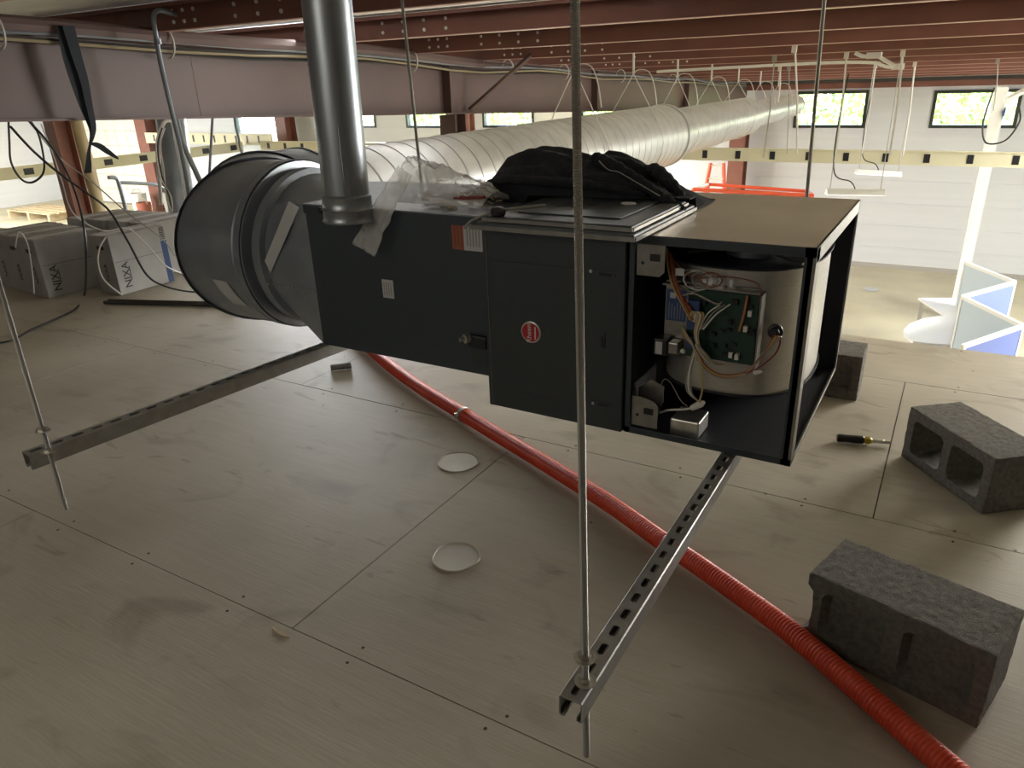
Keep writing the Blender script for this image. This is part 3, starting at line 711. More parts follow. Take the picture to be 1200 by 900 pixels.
o = build('clamp_ring', MB()._lathe([(0, .029), (0, .0325), (.016, .0325), (.016, .029)], seg[i], ax, 24), 'zinc', t, smooth=True)
sd = ax.cross(Vector((0, 0, 1)))
if sd.y > 0: sd = -sd
build('clamp_screw', MB()._lathe([(0, .0005), (0, .007), (.022, .007), (.022, .0005)], seg[i] + sd * .034 - Vector((0, 0, .008)), Vector((0, 0, 1)), 8), 'zinc', o)

# ================================================================== CONCRETE BLOCKS
def grid_noise(o, amp=.0022, sc=28):
    me = o.data
    for v in me.vertices:
        d_ = noise.noise_vector(v.co * sc); v.co += d_ * amp
def block(kind, loc, rz, label):
    t = thing('concrete_block', label, 'block', loc, None, True, rz)
    L, D, H = .390, .194, .194; h = []
    bm = bmesh.new()
    cells = [(.034, .180), (.214, .356)] if kind != 'end' else [(.034, .180), (.214, .356)]
    zc = (.036, .158)
    # front face plane y=0 with two cells, lofted back
    def rrect(x0, x1, z0, z1, r, y, n=4):
        out = []
        for cx_, cz_, a0 in ((x1 - r, z1 - r, 0), (x0 + r, z1 - r, PI/2), (x0 + r, z0 + r, PI), (x1 - r, z0 + r, 3*PI/2)):
            for i in range(n + 1): a = a0 + PI/2 * i / n; out.append((cx_ + r * math.cos(a), y, cz_ + r * math.sin(a)))
        return out
    def outline(y):
        if kind == 'ears':      # concave left end (stretcher ears)
            return [(0, y, 0), (L, y, 0), (L, y, H), (0, y, H), (0, y, H - .030), (.016, y, H - .045), (.020, y, H/2), (.016, y, .045), (0, y, .030)]
        return [(0, y, 0), (L, y, 0), (L, y, H), (0, y, H)]
    def ring(pts): return [bm.verts.new(p) for p in pts]
    def edges(vs): return [bm.edges.get((vs[i], vs[(i+1) % len(vs)])) or bm.edges.new((vs[i], vs[(i+1) % len(vs)])) for i in range(len(vs))]
    of, ob = ring(outline(0)), ring(outline(D)); n = len(of)
    for i in range(n): bm.faces.new((of[i], of[(i+1) % n], ob[(i+1) % n], ob[i]))
    ef = edges(of); eb = edges(ob)
    for a, b in cells:
        if kind == 'ears':      # blind pockets
            r0 = ring(rrect(a + .004, b + .006, zc[0] - .004, zc[1] + .002, .022, 0)); r1 = ring(rrect(a + .016, b - .008, zc[0] + .010, zc[1] - .010, .022, .030))
        else:
            r0 = ring(rrect(a, b, *zc, .020, 0)); r1 = ring(rrect(a + .006, b - .006, zc[0] + .006, zc[1] - .006, .020, D))
        m_ = len(r0)
        for i in range(m_): bm.faces.new((r0[i], r0[(i+1) % m_], r1[(i+1) % m_], r1[i]))
        ef += edges(r0)
        if kind == 'ears': bm.faces.new(r1)
        else: eb += edges(r1)
    bmesh.ops.triangle_fill(bm, use_beauty=True, edges=ef)
    if kind == 'ears': bm.faces.new(ob)
    else: bmesh.ops.triangle_fill(bm, use_beauty=True, edges=eb)
    bmesh.ops.recalc_face_normals(bm, faces=bm.faces)
    bmesh.ops.triangulate(bm, faces=bm.faces)
    for k in range(9):
        long = [e for e in bm.edges if e.calc_length() > .012]
        if not long or len(bm.faces) > 26000: break
        bmesh.ops.subdivide_edges(bm, edges=long, cuts=1)
        bmesh.ops.triangulate(bm, faces=[f for f in bm.faces if len(f.verts) > 3])
    for v in bm.verts:
        p = v.co; q = p + Vector(loc) * 3
        edge = 0
        for c_, m_ in ((p.x, L), (p.y, D), (p.z, H)):
            if c_ < .006 or c_ > m_ - .006: edge += 1
        v.co += noise.noise_vector(q * 60) * .0010 + noise.noise_vector(q * 18) * (.0012 if edge > 1 else .0004)
        if edge > 1: v.co += (Vector((L/2, D/2, H/2)) - p).normalized() * (.0015 + .003 * max(0, noise.noise(q * 35)))
    me = bpy.data.meshes.new('block_body'); bm.to_mesh(me); bm.free(); me.materials.append(M['cmu'])
    o = bpy.data.objects.new('block_body', me); C.objects.link(o); o.parent = t
    mn = min(v.co.z for v in me.vertices)
    for v in me.vertices: v.co.z -= mn
    return t
block('ears', (-.146, 1.560, 0), math.radians(-16), 'nearest concrete block, lying beside the orange conduit with two blind pockets')
block('cells', (-.010, 2.678, 0), math.radians(-50.5), 'concrete block at the right edge with two open dark cells facing the strut')
block('ears', (-.60, 3.105, 0), math.radians(1), 'concrete block half hidden behind the open furnace end')

# ================================================================== SMALL THINGS ON THE DECK
t = thing('screwdriver', 'short multi-bit screwdriver with black and amber handle lying right of the furnace', 'screwdriver', (-.15, 2.71, 0))
a0 = Vector((-.226, 2.695, .0165)); ax = (Vector((-.052, 2.742, .0165)) - a0).normalized()
build('grip', MB()._lathe([(0, .001), (0, .013), (.006, .0155), (.03, .0145), (.06, .0155), (.088, .015), (.092, .012), (.092, .001)], a0, ax, 16), 'black', t, smooth=True)
build('end_ring', MB()._lathe([(-.002, .001), (-.002, .009), (.001, .011), (.001, .001)], a0, ax, 16), 'orange', t)
build('amber_neck', MB()._lathe([(.092, .001), (.092, .011), (.098, .015), (.112, .014), (.120, .009), (.120, .001)], a0, ax, 8), 'yel', t)
build('shaft', MB()._lathe([(.120, .001), (.120, .0085), (.158, .0085), (.160, .0075), (.180, .0075), (.182, .001)], a0, ax, 12), 'zinc', t)
for i, (x, y, r, lbl) in enumerate(((-1.402, 1.918, .074, 'thin milky plastic disc lying on the deck nearer the conduit'), (-1.082, 1.438, .070, 'thin milky plastic disc lying in the middle of the deck'))):
    mb = MB(); n = 40
    prof = [(0, .001), (0, 1), (.003, 1.0), (.0042, .985), (.0015, .95), (.0015, .001)]
    mb._lathe([(d, rr * r) for d, rr in prof], Vector((x, y, 0)), Vector((0, 0, 1)), n)
    mb.v = [(vx + .04 * (vx - x) * math.sin(5 * math.atan2(vy - y, vx - x)), vy, vz) for vx, vy, vz in mb.v]
    single('plastic_disc', mb, 'disc', lbl, 'disc', (x, y, 0), 'plastic discs on the deck', smooth=True, angle=25)
t = thing('metal_tube_piece', 'short galvanised fitting lying on the deck just under the cabinet', 'fitting', (-2.40, 2.43, 0))
build('fitting_body', MB().tube([(-2.48, 2.40, .016), (-2.41, 2.47, .016)], .016, 8), 'rim', t)
t = thing('metal_rail', 'long thin dark metal rail lying on the deck before the cartons', 'rail', (-4.3, 2.9, 0))
b0, b1 = Vector((-4.72, 2.66, 0)), Vector((-3.82, 2.98, 0)); u = (b1 - b0).normalized(); q = Vector((-u.y, u.x, 0))
for k, zz in ((-1, .03), (1, .03)): build('rail_flange', MB().tube([b0 + q * .02 * k + Vector((0, 0, .014)), b1 + q * .02 * k + Vector((0, 0, .014))], .012, 4), 'under', t)
build('rail_web', MB().tube([b0 + Vector((0, 0, .004)), b1 + Vector((0, 0, .004))], .004, 4), 'galvd', t)
build('rail_foot', MB().box((-3.90, 2.93, .0), (-3.80, 2.99, .05)), 'galvd', t)
mb = MB(); mb.add([(-1.335, .968, 0), (-1.30, .968, .003), (-1.262, .958, .001), (-1.295, .952, .004), (-1.325, .960, .003)], [(0, 1, 3, 4), (1, 2, 3)])
single('wood_splinter', mb, 'wood', 'pale wood splinter at the plywood seam corner', 'splinter', (-1.29, .95, 0), solid=.002)
for i, (x, y, nm) in enumerate(((-.62, .72, 'in the bottom middle of the deck'), (-1.05, .62, 'near the lower left of the deck'))):
    mb = MB()
    for k in range(6):
        a = k * PI / 3; mb.v.append((x + .010 * math.cos(a) * (1 + .4 * math.sin(k * 2.3)), y + .008 * math.sin(a), .0)); mb.v.append((x + .006 * math.cos(a), y + .005 * math.sin(a), .005))
    mb.f = [tuple(range(1, 12, 2))] + [(2*k, (2*k+2) % 12, (2*k+3) % 12, 2*k+1) for k in range(6)]
    single('paint_crumb', mb, 'paper' if i == 0 else 'wood', 'tiny crumb of debris %s' % nm, 'debris', (x, y, 0))
# screw heads in the plywood
scr = MB(); random.seed(11)
for i, (a, b) in enumerate(ROWS):
    x = -6
    while x < 1.5:
        for yy in (a + .03, b - .03): scr._lathe([(0, .0045), (.0006, .004), (.0007, .0004)], Vector((x + random.uniform(-.02, .02), yy + random.uniform(-.008, .008), 0)), Vector((0, 0, 1)), 6)
        x += .41
o = build('deck_screws', scr, 'under', deck); o['kind'] = 'stuff'

# ================================================================== CARTONS
def carton(loc, rz, w, dpt, h, label, detail=True, grp='cartons on the deck'):
    t = thing('carton', label, 'box', loc, grp, True, rz)
    build('box_body', MB().box((0, 0, 0), (w, dpt, h)), 'box', t, bev=.004)
    build('box_top', MB().box((.003, .003, h), (w - .003, dpt - .003, h + .003)), 'carton', t)
    build('top_tape', MB().box((w/2 - .02, .0, h + .003), (w/2 + .02, dpt, h + .004)), 'box', t)
    if detail:
        # grip hole on the narrow front face (-Y)
        build('grip_hole', MB().prism([(w*.5 + (.026 + .012*abs(math.cos(a))) * math.copysign(1, math.cos(a)), h*.80 + .014*math.sin(a)) for a in [i*PI/5 + .1 for i in range(10)]], -.002, .004, 'XZ'), 'black', t)
        text('side_lettering', 'NIXA', .05, 'ink', t, Matrix.Translation((w * .55, -.0015, h * .38)) @ Matrix.Rotation(PI/2, 4, 'X') @ Matrix.Rotation(PI/2, 4, 'Z'))
        # long right face (+X)
        text('lettering', 'NIXA', .074, 'ink', t, Matrix.Translation((w + .0015, dpt * .18, h * .32)) @ Matrix.Rotation(PI/2, 4, 'Z') @ Matrix.Rotation(PI/2, 4, 'X') @ Matrix.Rotation(PI/2, 4, 'Z'))
        build('fine_print', MB().box((w, dpt*.24, h*.22), (w + .002, dpt*.25, h*.46)), 'ink', t)
        build('side_seam', MB().box((w, .01, h*.56), (w + .0015, dpt - .01, h*.565)), 'ink', t)
    return t
c1 = carton((-5.03, 2.82, 0), math.radians(2), .215, .43, .400, 'rightmost near carton with blue printed edge stripe, standing apart from the row')
build('edge_stripe', MB().box((.215, .385, 0), (.217, .43, .30)), 'blue', c1); c1.children[-1]['label'] = 'dark blue edge stripe'
st = MB()
for k in range(8): st.box((.215, .388, .31 + k * .011), (.217, .427, .316 + k * .011))
build('barcode', st, 'ink', c1)
for k, nm in enumerate(('near carton just left of the gap, front of the left row', 'near carton second in the left row', 'near carton third in the left row, cut by the picture edge')):
    carton((-5.44 - k * .225, 2.575 + k * .012, 0), math.radians(-3 + k), .215, .43, .395 + .003 * k, nm)
for k, nm in enumerate(('carton in the back row, rightmost, beside the carton standing apart', 'carton in the back row above the gap', 'carton in the back row, third from the right', 'carton in the back row, leftmost')):
    carton((-5.27 - k * .235, 3.28 + (.0 if k else .0) - .02 * k, 0), math.radians(1 - k), .215, .43, .392, nm, False)

# ================================================================== THINGS ON TOP OF THE FURNACE
def sheet_panel(x0, x1, y0, y1, z, h, m, label):
    t = thing('loose_panel', label, 'panel', ((x0 + x1)/2, (y0 + y1)/2, z), 'loose door panels')
    build('pan', MB().box((x0, y0, z), (x1, y1, z + h)), m, t, bev=.005)
    build('folded_lip', MB().box((x0 - .004, y0 - .006, z), (x1 + .004, y0, z + h * .7)).box((x1, y0, z), (x1 + .006, y1, z + h * .6)), 'rim', t)
    return t
sheet_panel(-1.075, -.625, 1.60, 2.06, FZ1 + .003, .016, 'slate', 'lower loose steel door panel lying on top of the furnace')
sheet_panel(-1.050, -.640, 1.625, 2.03, FZ1 + .021, .012, 'slate2', 'upper loose steel door panel under the black jacket')
t3 = thing('inspection_cover', 'small flat dark cover plate lying on the loose panels under the jacket', 'cover', (-.85, 1.72, FZ1 + .031))
build('plate', MB().box((-.99, 1.70, FZ1 + .0335), (-.70, 1.99, FZ1 + .0365)), 'slate', t3, bev=.001)
build('recess', MB().box((-.93, 1.80, FZ1 + .0365), (-.84, 1.88, FZ1 + .0372)), 'black', t3)
build('ring_pull', MB().tube([(-.76 + .02 * math.cos(a), 1.90 + .012 * math.sin(a), FZ1 + .039) for a in [i * PI / 6 for i in range(13)]], .002, 5), 'white', t3)
k_ = thing('cable_tool', 'black knob tool with a pale cord at the left corner of the loose panels', 'tool', (-1.03, 1.60, FZ1 + .03))
build('knob', MB()._lathe([(0, .001), (0, .016), (.008, .02), (.018, .018), (.022, .001)], Vector((-1.02, 1.645, FZ1 + .033)), Vector((.2, -.2, 1)), 14), 'black', k_, smooth=True)
build('cord', MB().tube(bez([(-1.098, 1.60, FZ1 + .003), (-1.075, 1.61, FZ1 + .024), (-1.03, 1.64, FZ1 + .042), (-.97, 1.68, FZ1 + .050), (-.93, 1.74, FZ1 + .05)], 6), .004, 6), 'wgrey', k_, smooth=True)

# jacket: closed crumpled heap
def jacket():
    nx, ny = 130, 60; x0, x1 = -1.385, -.625
    prof = [(-1.385, .01), (-1.34, .032), (-1.285, .038), (-1.262, .060), (-1.250, .105), (-1.225, .138), (-1.17, .150), (-1.08, .142), (-1.0, .120), (-.975, .122), (-.95, .140), (-.91, .136), (-.84, .112), (-.77, .085), (-.70, .050), (-.65, .018), (-.625, .003)]
    def P(x):
        for (a, h), (b, k) in zip(prof, prof[1:]):
            if a <= x <= b: f = (x - a)/(b - a); return h + (k - h)*f
        return 0
    def yf(x): u = (x - x0)/(x1 - x0); return 1.90 + .10*u + .012*math.sin(x*17)
    def yb(x): u = (x - x0)/(x1 - x0); return 2.36 - .22*max(0, u - .55)
    mb = MB(); top = []; low = []
    for j in range(ny):
        v = j / (ny - 1)
        for i in range(nx):
            x = x0 + (x1 - x0) * i / (nx - 1); yy = yf(x) + (yb(x) - yf(x))*v
            onf = FZ1 + .001
            if x < -1.10: onf = PZ1 + .001
            elif yy < 2.07 and x < -.615: onf = FZ1 + .0385
            env = min(1, v / .32) ** .55 * min(1, (1 - v) / .4) ** .6
            hh = FZ1 + P(x) + .012*noise.noise(Vector((x*9, yy*6, .5)))
            # long soft folds running down to the right, a few creases
            w = yy - (x * .22)
            f1 = .013 * math.sin(w*55 + 3*noise.noise(Vector((x*5, yy*5, 1)))) * (1 - env*.4)
            f2 = .018 * (abs(noise.noise(Vector((x*6 + yy*3, yy*14 - x*4, 2.2)))) - .25)
            f3 = .004 * noise.noise(Vector((x*30, yy*38, 7)))
            z = onf + max(.004, (hh - onf) * env + (f1 + f2 + f3) * min(1, P(x)*14) * min(1, v*9))
            top.append((x, yy + .008*noise.noise(Vector((x*10, v*5, 3))), z)); low.append((x, yy, onf))
    mb.v = top + low; N = nx * ny
    for j in range(ny - 1):
        for i in range(nx - 1):
            a = j*nx + i; mb.f.append((a, a+1, a+nx+1, a+nx)); mb.f.append((N+a, N+a+nx, N+a+nx+1, N+a+1))
    bd_ = list(range(nx)) + [j*nx + nx - 1 for j in range(1, ny)] + [(ny-1)*nx + i for i in range(nx-2, -1, -1)] + [j*nx for j in range(ny-2, 0, -1)]
    for a, b in zip(bd_, bd_[1:] + bd_[:1]): mb.f.append((a, a + N, b + N, b))
    return mb
t = thing('jacket', 'crumpled black jacket heaped on top of the furnace', 'jacket', (-.95, 2.05, FZ1))
build('jacket_body', jacket(), 'cloth', t, smooth=True, angle=80)
def fold(pts, rs): 
    P_ = bez(pts, 8); n = len(P_); R_ = []
    for i in range(n):
        q = i/(n-1)*(len(rs)-1); k = min(int(q), len(rs)-2); R_.append(rs[k] + (rs[k+1]-rs[k])*(q-k) + .002*math.sin(i*1.9))
    return MB().tube(P_, R_, 10)
build('sleeve_fold', fold([(-.965, 2.10, 1.05), (-.93, 2.07, 1.062), (-.86, 2.04, 1.04), (-.78, 2.02, 1.005), (-.70, 2.00, .97), (-.625, 1.97, .948)], [.006, .018, .022, .020, .016, .006]), 'cloth', t, smooth=True)
build('sleeve_fold', fold([(-.82, 2.14, 1.02), (-.77, 2.12, 1.026), (-.71, 2.09, .995), (-.65, 2.05, .955)], [.008, .022, .02, .008]), 'cloth', t, smooth=True)
build('front_fold', fold([(-1.26, 1.935, .985), (-1.16, 1.925, 1.012), (-1.0, 1.935, 1.008), (-.85, 1.955, .998), (-.74, 1.975, .978)], [.006, .013, .014, .012, .004]), 'cloth', t, smooth=True)
build('zip_edge', MB().tube(bez([(-.90, 2.015, 1.062), (-.87, 2.01, 1.040), (-.83, 1.995, 1.035), (-.80, 1.992, 1.022), (-.70, 1.977, .978)], 6), .0018, 5), 'wgrey', t)
t = thing('marker_pen', 'red pen lying by the left end of the jacket', 'pen', (-1.20, 1.80, PZ1))
build('pen_barrel', MB().tube([(-1.225, 1.745, PZ1 + .035), (-1.125, 1.75, PZ1 + .042)], .005, 8), 'wred', t)
build('pen_clip', MB().tube(bez([(-1.21, 1.742, PZ1 + .04), (-1.195, 1.74, PZ1 + .055), (-1.18, 1.742, PZ1 + .045), (-1.16, 1.742, PZ1 + .055)], 5), .002, 5), 'white', t)

# plastic bag
t = thing('plastic_bag', 'clear plastic bag of small hardware draped over the cabinet edge', 'bag', (-1.35, 1.78, PZ1))
nx, ny = 44, 26; mb = MB()
for j in range(ny):
    v = j/(ny-1)
    for i in range(nx):
        u = i/(nx-1); x = -1.43 + .30*u; yy = 1.735 + .16*v
        env = math.sin(PI*min(1, v*1.0))**.6
        hgt = (.115 - .09*u**1.6) * env + .012
        w_ = noise.noise(Vector((x*16, v*7, 3))) * .016 + abs(noise.noise(Vector((x*34, v*18, 8)))) * .016
        mb.v.append((x + .01*noise.noise(Vector((x*9, v*5, 1))), yy, PZ1 + .003 + max(.001, hgt + w_*env)))
for j in range(ny-1):
    for i in range(nx-1): a = j*nx+i; mb.f.append((a, a+1, a+nx+1, a+nx))
build('bag_body', mb, 'film', t, smooth=True, solid=.0006, angle=60)
mb = MB(); nx, ny = 16, 30
for j in range(ny):
    v = j/(ny-1)
    for i in range(nx):
        u = i/(nx-1)
        A = Vector((-1.372, 1.69, 1.072)).lerp(Vector((-1.540, 1.645, .846)), v); B = Vector((-1.335, 1.70, 1.045)).lerp(Vector((-1.452, 1.64, .816)), v)
        p = A.lerp(B, u); bul = .02*math.sin(PI*v)
        mb.v.append(tuple(p + Vector((0, -bul*.4 + .010*noise.noise(Vector((u*3, v*8, 1))), .006*noise.noise(Vector((u*5, v*6, 4)))))))
for j in range(ny-1):
    for i in range(nx-1): a = j*nx+i; mb.f.append((a, a+1, a+nx+1, a+nx))
build('bag_neck', mb, 'film', t, smooth=True, solid=.0006)
sw = MB(); random.seed(5)
for k in range(70):
    p = Vector((random.uniform(-1.40, -1.15), random.uniform(1.76, 1.87), PZ1 + random.uniform(.006, .035))); a = Vector((random.uniform(-1, 1), random.uniform(-1, 1), random.uniform(-.3, .3))).normalized()
    sw.tube([p, p + a*.02], .0028, 5)
o = build('loose_hardware', sw, 'wood', t); o['kind'] = 'stuff'

# ================================================================== LEFT SIDE HANGING THINGS
t = thing('webbing_strap', 'black webbing strap hanging knotted from the brown beam', 'strap', (-4, 2.3, 1.5))
def ribbon(pts, w, side):
    pts = bez(pts, 8); mb = MB(); side = Vector(side)
    for i, p in enumerate(pts):
        ww = w(i / (len(pts) - 1)) if callable(w) else w
        mb.v += [tuple(p - side*ww), tuple(p + side*ww)]
    for i in range(len(pts)-1): mb.f.append((2*i, 2*i+1, 2*i+3, 2*i+2))
    return mb
def px(x, y, X):                              # a point of the plane X = const seen at a photograph pixel
    c = Vector((x - 600, y - 450, 859)); d_ = Vector((_X.dot(c), _Y.dot(c), _Z.dot(c))); k = X / d_.x; return Vector((0, 0, EYE)) + d_ * k
def pyl(x, y, Yv):
    c = Vector((x - 600, y - 450, 859)); d_ = Vector((_X.dot(c), _Y.dot(c), _Z.dot(c))); k = Yv / d_.y; return Vector((0, 0, EYE)) + d_ * k
XS = -3.85
build('strap_band', ribbon([px(*p, XS) for p in ((74, 30), (80, 65), (88, 95), (97, 122), (107, 148), (108, 158), (106, 168))], lambda f: .033*(1 - .75*f), (0, 1, 0)), 'strap', t, solid=.002)
build('strap_band', ribbon([px(*p, XS + .02) for p in ((80, 30), (90, 65), (99, 95), (105, 125), (110, 150), (107, 166))], lambda f: .030*(1 - .7*f), (0, 1, 0)), 'strap', t, solid=.002)
build('strap_tail', ribbon([px(*p, XS) for p in ((106, 168), (104, 180), (104, 192), (103, 203))], lambda f: .006 + .014*f, (0, 1, 0)), 'strap', t, solid=.002)
build('strap_tail', ribbon([px(*p, XS) for p in ((106, 168), (116, 171), (127, 178), (139, 186))], lambda f: .004 + .012*math.sin(PI*f), (0, .3, 1)), 'strap', t, solid=.002)

t = thing('bent_conduit', 'grey bent conduit hooking over the brown beam and dropping to the duct', 'conduit', (-3.7, 2.8, .5))
pts = [px(*p, -3.7) for p in ((236, 27), (215, 20), (192, 13), (184, 13), (180, 20), (182, 38), (188, 72), (197, 112), (206, 150), (214, 185), (221, 225), (226, 262))]
build('conduit_pipe', MB().tube(bez(pts, 8), .0125, 8), 'galvd', t, smooth=True)
build('conduit_coupling', MB().tube([px(184, 45, -3.7), px(185.5, 52, -3.7)], .018, 8), 'galvd', t)
t = thing('dark_upright_duct', 'dark round upright duct hanging under the beam with a cable loop', 'duct', (-5.4, 4, .5))
pts = [px(*p, -6.3) for p in ((197, 100), (200, 139), (205, 180), (211, 225), (217, 262), (223, 300))]
build('duct_shell', MB().tube(pts, .13, 24), 'galvd', t, smooth=True)
build('loop_conduit', MB().tube(bez([px(*p, -5.2) for p in ((189, 240), (186, 200), (187, 165), (191, 146), (197, 141), (203, 146), (207, 168), (213, 200), (219, 235))], 8), .014, 8), 'galv', t, smooth=True)
for off in (0, 3, 5):
    build('hanging_cable', MB().tube(bez([px(*p, -5.15) for p in ((193 - off, 150), (188 - off, 170), (192 - off, 200 + off), (195 + off, 230), (202, 250))], 8), .006, 5), ('wcab', 'cab', 'wcab')[off // 2 if off < 5 else 2], t, smooth=True)
def top5(x): q = px(x, 62, -5.0); q.z = zr(q.y) + .129; return q
single('slanted_pipe', MB().tube([top5(200), px(200, 62, -5.0), px(207, 140, -5.0), px(213, 165, -5.0), px(224, 190, -5.0), px(236, 216, -5.0)], .02, 8), 'galvd', 'grey slanted pipe between the upright duct and the elbow', 'pipe', tuple(px(207, 140, -5.0)), smooth=True)
single('drop_pipe', MB().tube([top5(250), px(250, 62, -5.0), px(249, 138, -5.0), px(247, 175, -5.0), px(245, 210, -5.0)], .010, 8), 'galvd', 'thin straight grey pipe dropping behind the elbow', 'pipe', tuple(px(249, 138, -5)), smooth=True)
single('hooked_pipe', MB().tube([top5(271)] + bez([px(*p, -5.0) for p in ((271, 64), (275, 138), (279, 160), (283, 178), (287, 182), (308, 184))], 6), .010, 8), 'galvd', 'thin hooked grey pipe before the brightest window', 'pipe', tuple(px(275, 138, -5)), smooth=True)
single('tan_pole', MB().tube([px(88, 140, -12.5), px(101, 185, -12.5), px(120, 262, -12.5), Vector((px(123, 275, -12.5).x, px(123, 275, -12.5).y, G))], .10, 12), 'tan', 'tan round pole right of the near red column', 'pole', tuple(px(84, 140, -12.5)), smooth=True)

def cable(name, X, pxs, r, m, label, cat='cable'):
    P_ = [px(*p[:2], p[2] if len(p) > 2 else X) for p in pxs]
    return single(name, MB().tube(bez(P_, 8), r, 6), m, label, cat, tuple(P_[0]), smooth=True)
cable('black_cable', -4.4, ((10, 142), (11, 165), (13, 190), (24, 209), (36, 214), (48, 207), (52, 195), (49, 172), (44, 155), (36, 142)), .006, 'cab', 'black cable hanging in a round loop under the beam at far left')
cable('black_cable', -4.2, ((12, 148), (40, 178), (72, 205), (100, 225), (128, 247), (150, 283), (172, 322), (195, 336), (225, 342), (250, 341)), .0065, 'cab', 'long black cable sagging over the rightmost carton to the elbow foot')
def pz(x, y, z):
    c = Vector((x - 600, y - 450, 859)); d_ = Vector((_X.dot(c), _Y.dot(c), _Z.dot(c))); k = (z - EYE) / d_.z; return Vector((0, 0, EYE)) + d_ * k
pl = [px(*p, -4.35) for p in ((34, 142), (55, 165), (75, 195), (90, 230), (98, 265), (101, 300))] + [pz(*p, .008) for p in ((99, 345), (88, 362), (62, 375), (35, 387), (10, 400), (-30, 404))]
single('black_cable', MB().tube(bez(pl, 8), .006, 6), 'cab', 'black cable dropping past the left cartons and lying on the deck to the left edge', 'cable', tuple(pl[1]), smooth=True)
cable('white_cable', -4.45, ((48, 145), (60, 175), (72, 210), (86, 250), (120, 270), (150, 268), (175, 290), (195, 312), (222, 324)), .004, 'wcab', 'white cable running across the tops of the cartons')
cable('white_cable', -4.72, ((124, 278), (117, 290), (115, 308), (122, 328), (143, 346)), .005, 'wcab', 'white cable curved down the front of the rightmost carton')
cable('white_cable', -4.78, ((18, 290), (22, 272), (32, 285), (38, 320), (40, 344)), .004, 'wcab', 'white cable draped over the left cartons')
cable('grey_cable', -4.6, ((36, 145), (70, 185), (110, 215), (150, 250), (190, 280), (205, 300)), .004, 'wgrey', 'thin grey cable stretched diagonally above the cartons')
# guard rail tube frame behind the cartons
t = thing('tube_cart_handle', 'bent grey tube frame standing behind the cartons', 'frame', (-6.5, 4.6, -.5))
X_ = -7.2
build('frame_tube', MB().tube(bez([px(*p, X_) for p in ((127, 208), (136, 209), (140, 218), (146, 240), (151, 262))], 6), .02, 8), 'galvd', t, smooth=True)
build('frame_tube', MB().tube(bez([px(*p, X_) for p in ((141, 214), (165, 215), (184, 217), (194, 224), (200, 240), (203, 262))], 6), .018, 8), 'galvd', t, smooth=True)

# ================================================================== LEFT HALL CLUTTER (ground floor)
t = thing('wood_pallet', 'wooden pallet on the far left floor by the white wall', 'pallet', (-27, 12.8, G))
p0 = Vector((-27.4, 12.9, G))
for k in range(5): build('deck_board', MB().box((p0.x, p0.y + k*.28, G + .22), (p0.x + 2.6, p0.y + k*.28 + .2, G + .26)), 'wood', t)
for k in range(3): build('stringer', MB().box((p0.x + k*1.2, p0.y, G), (p0.x + k*1.2 + .12, p0.y + 1.3, G + .22)), 'wood', t)
random.seed(9)
for i, (x, y, w, h, m, nm, lb) in enumerate(((-23.2, 15.0, .5, .7, 'wcab', 'paint_bucket', 'white bucket on the far floor by the red column'), (-22.4, 14.6, .45, .5, 'orange', 'paint_bucket', 'orange bucket on the far floor behind the tube frame'), (-21.6, 15.1, .6, .8, 'wgrey', 'paint_bucket', 'grey bucket on the far floor left of the elbow'))):
    t = thing(nm, lb, 'bucket', (x, y, G))
    build('bucket_body', MB()._lathe([(0, .001), (0, w*.42), (h, w*.5), (h, w*.46), (.03, w*.4), (.03, .001)], Vector((x, y, G)), Vector((0, 0, 1)), 20), m, t, smooth=True)
    build('bucket_handle', MB().tube([(x + w*.5*math.cos(a), y - .02, G + h - .05 + w*.4*math.sin(a)) for a in [k*PI/8 for k in range(9)]], .012, 5), 'zinc', t)
t = thing('folding_ladder', 'light blue ladder standing before the bright left window', 'ladder', (-17, 12, G))
lx, ly = -19.0, 13.0
for s_ in (0, .5):
    build('side_rail', MB().tube([(lx + s_, ly, G), (lx + s_ * .9 + .02, ly + .6, .55)], .04, 6), 'bluep', t)
for k in range(8):
    f = .1 + k * .11; build('rung', MB().tube([(lx + .0, ly + .6*f, G + 3.05*f), (lx + .5, ly + .6*f, G + 3.05*f)], .025, 6), 'bluep', t)
t = thing('notice_board', 'dark photo panel fixed beside the near red column', 'board', (-14, 7.2, .1))
q0 = px(74, 150, -14); q1 = px(91, 186, -14)
build('board_panel', MB().box((-14.02, q0.y, q1.z), (-14, q1.y, q0.z)), mat('smudged_grey_print', (.12, .12, .12), .6, 0, 9, (.5, .5, .48)), t)
build('board_post', MB().box((-14.12, q0.y + .1, G), (-14.04, q0.y + .2, q0.z + .05)), 'wgrey', t)
build('board_frame', MB().box((-14.04, q0.y - .05, q1.z - .05), (-14.02, q1.y + .05, q0.z + .05)), 'white', t)

# ================================================================== RIGHT HALL
t = thing('white_post', 'white square post standing beside the blue screens on the lower floor', 'post', (.30, 13.2, G))
for k in range(1):
    build('post_shaft', MB().box((.235, 13.13, G), (.385, 13.28, .95)), 'lam', t, bev=.008)
    build('corner_strip', MB().box((.385, 13.13, G), (.40, 13.18, .95)), 'white', t)
    build('post_branch', MB().tube([(.36, 13.2, .75), (.95, 13.2, 1.12)], .04, 4), 'lam', t)
    build('blue_tag', MB().add([(.375, 13.1, .62), (.41, 13.1, .70), (.42, 13.1, .62), (.39, 13.1, .50)], [(0,1,2,3)]), 'blue', t, solid=.004)
build('post_cable', MB().tube(bez([(.22, 12.9, .95), (.17, 12.9, .5), (.25, 12.9, .22), (.48, 12.9, .25), (.60, 12.9, .5), (.56, 12.9, .68)], 8), .012, 5), 'cab', t)
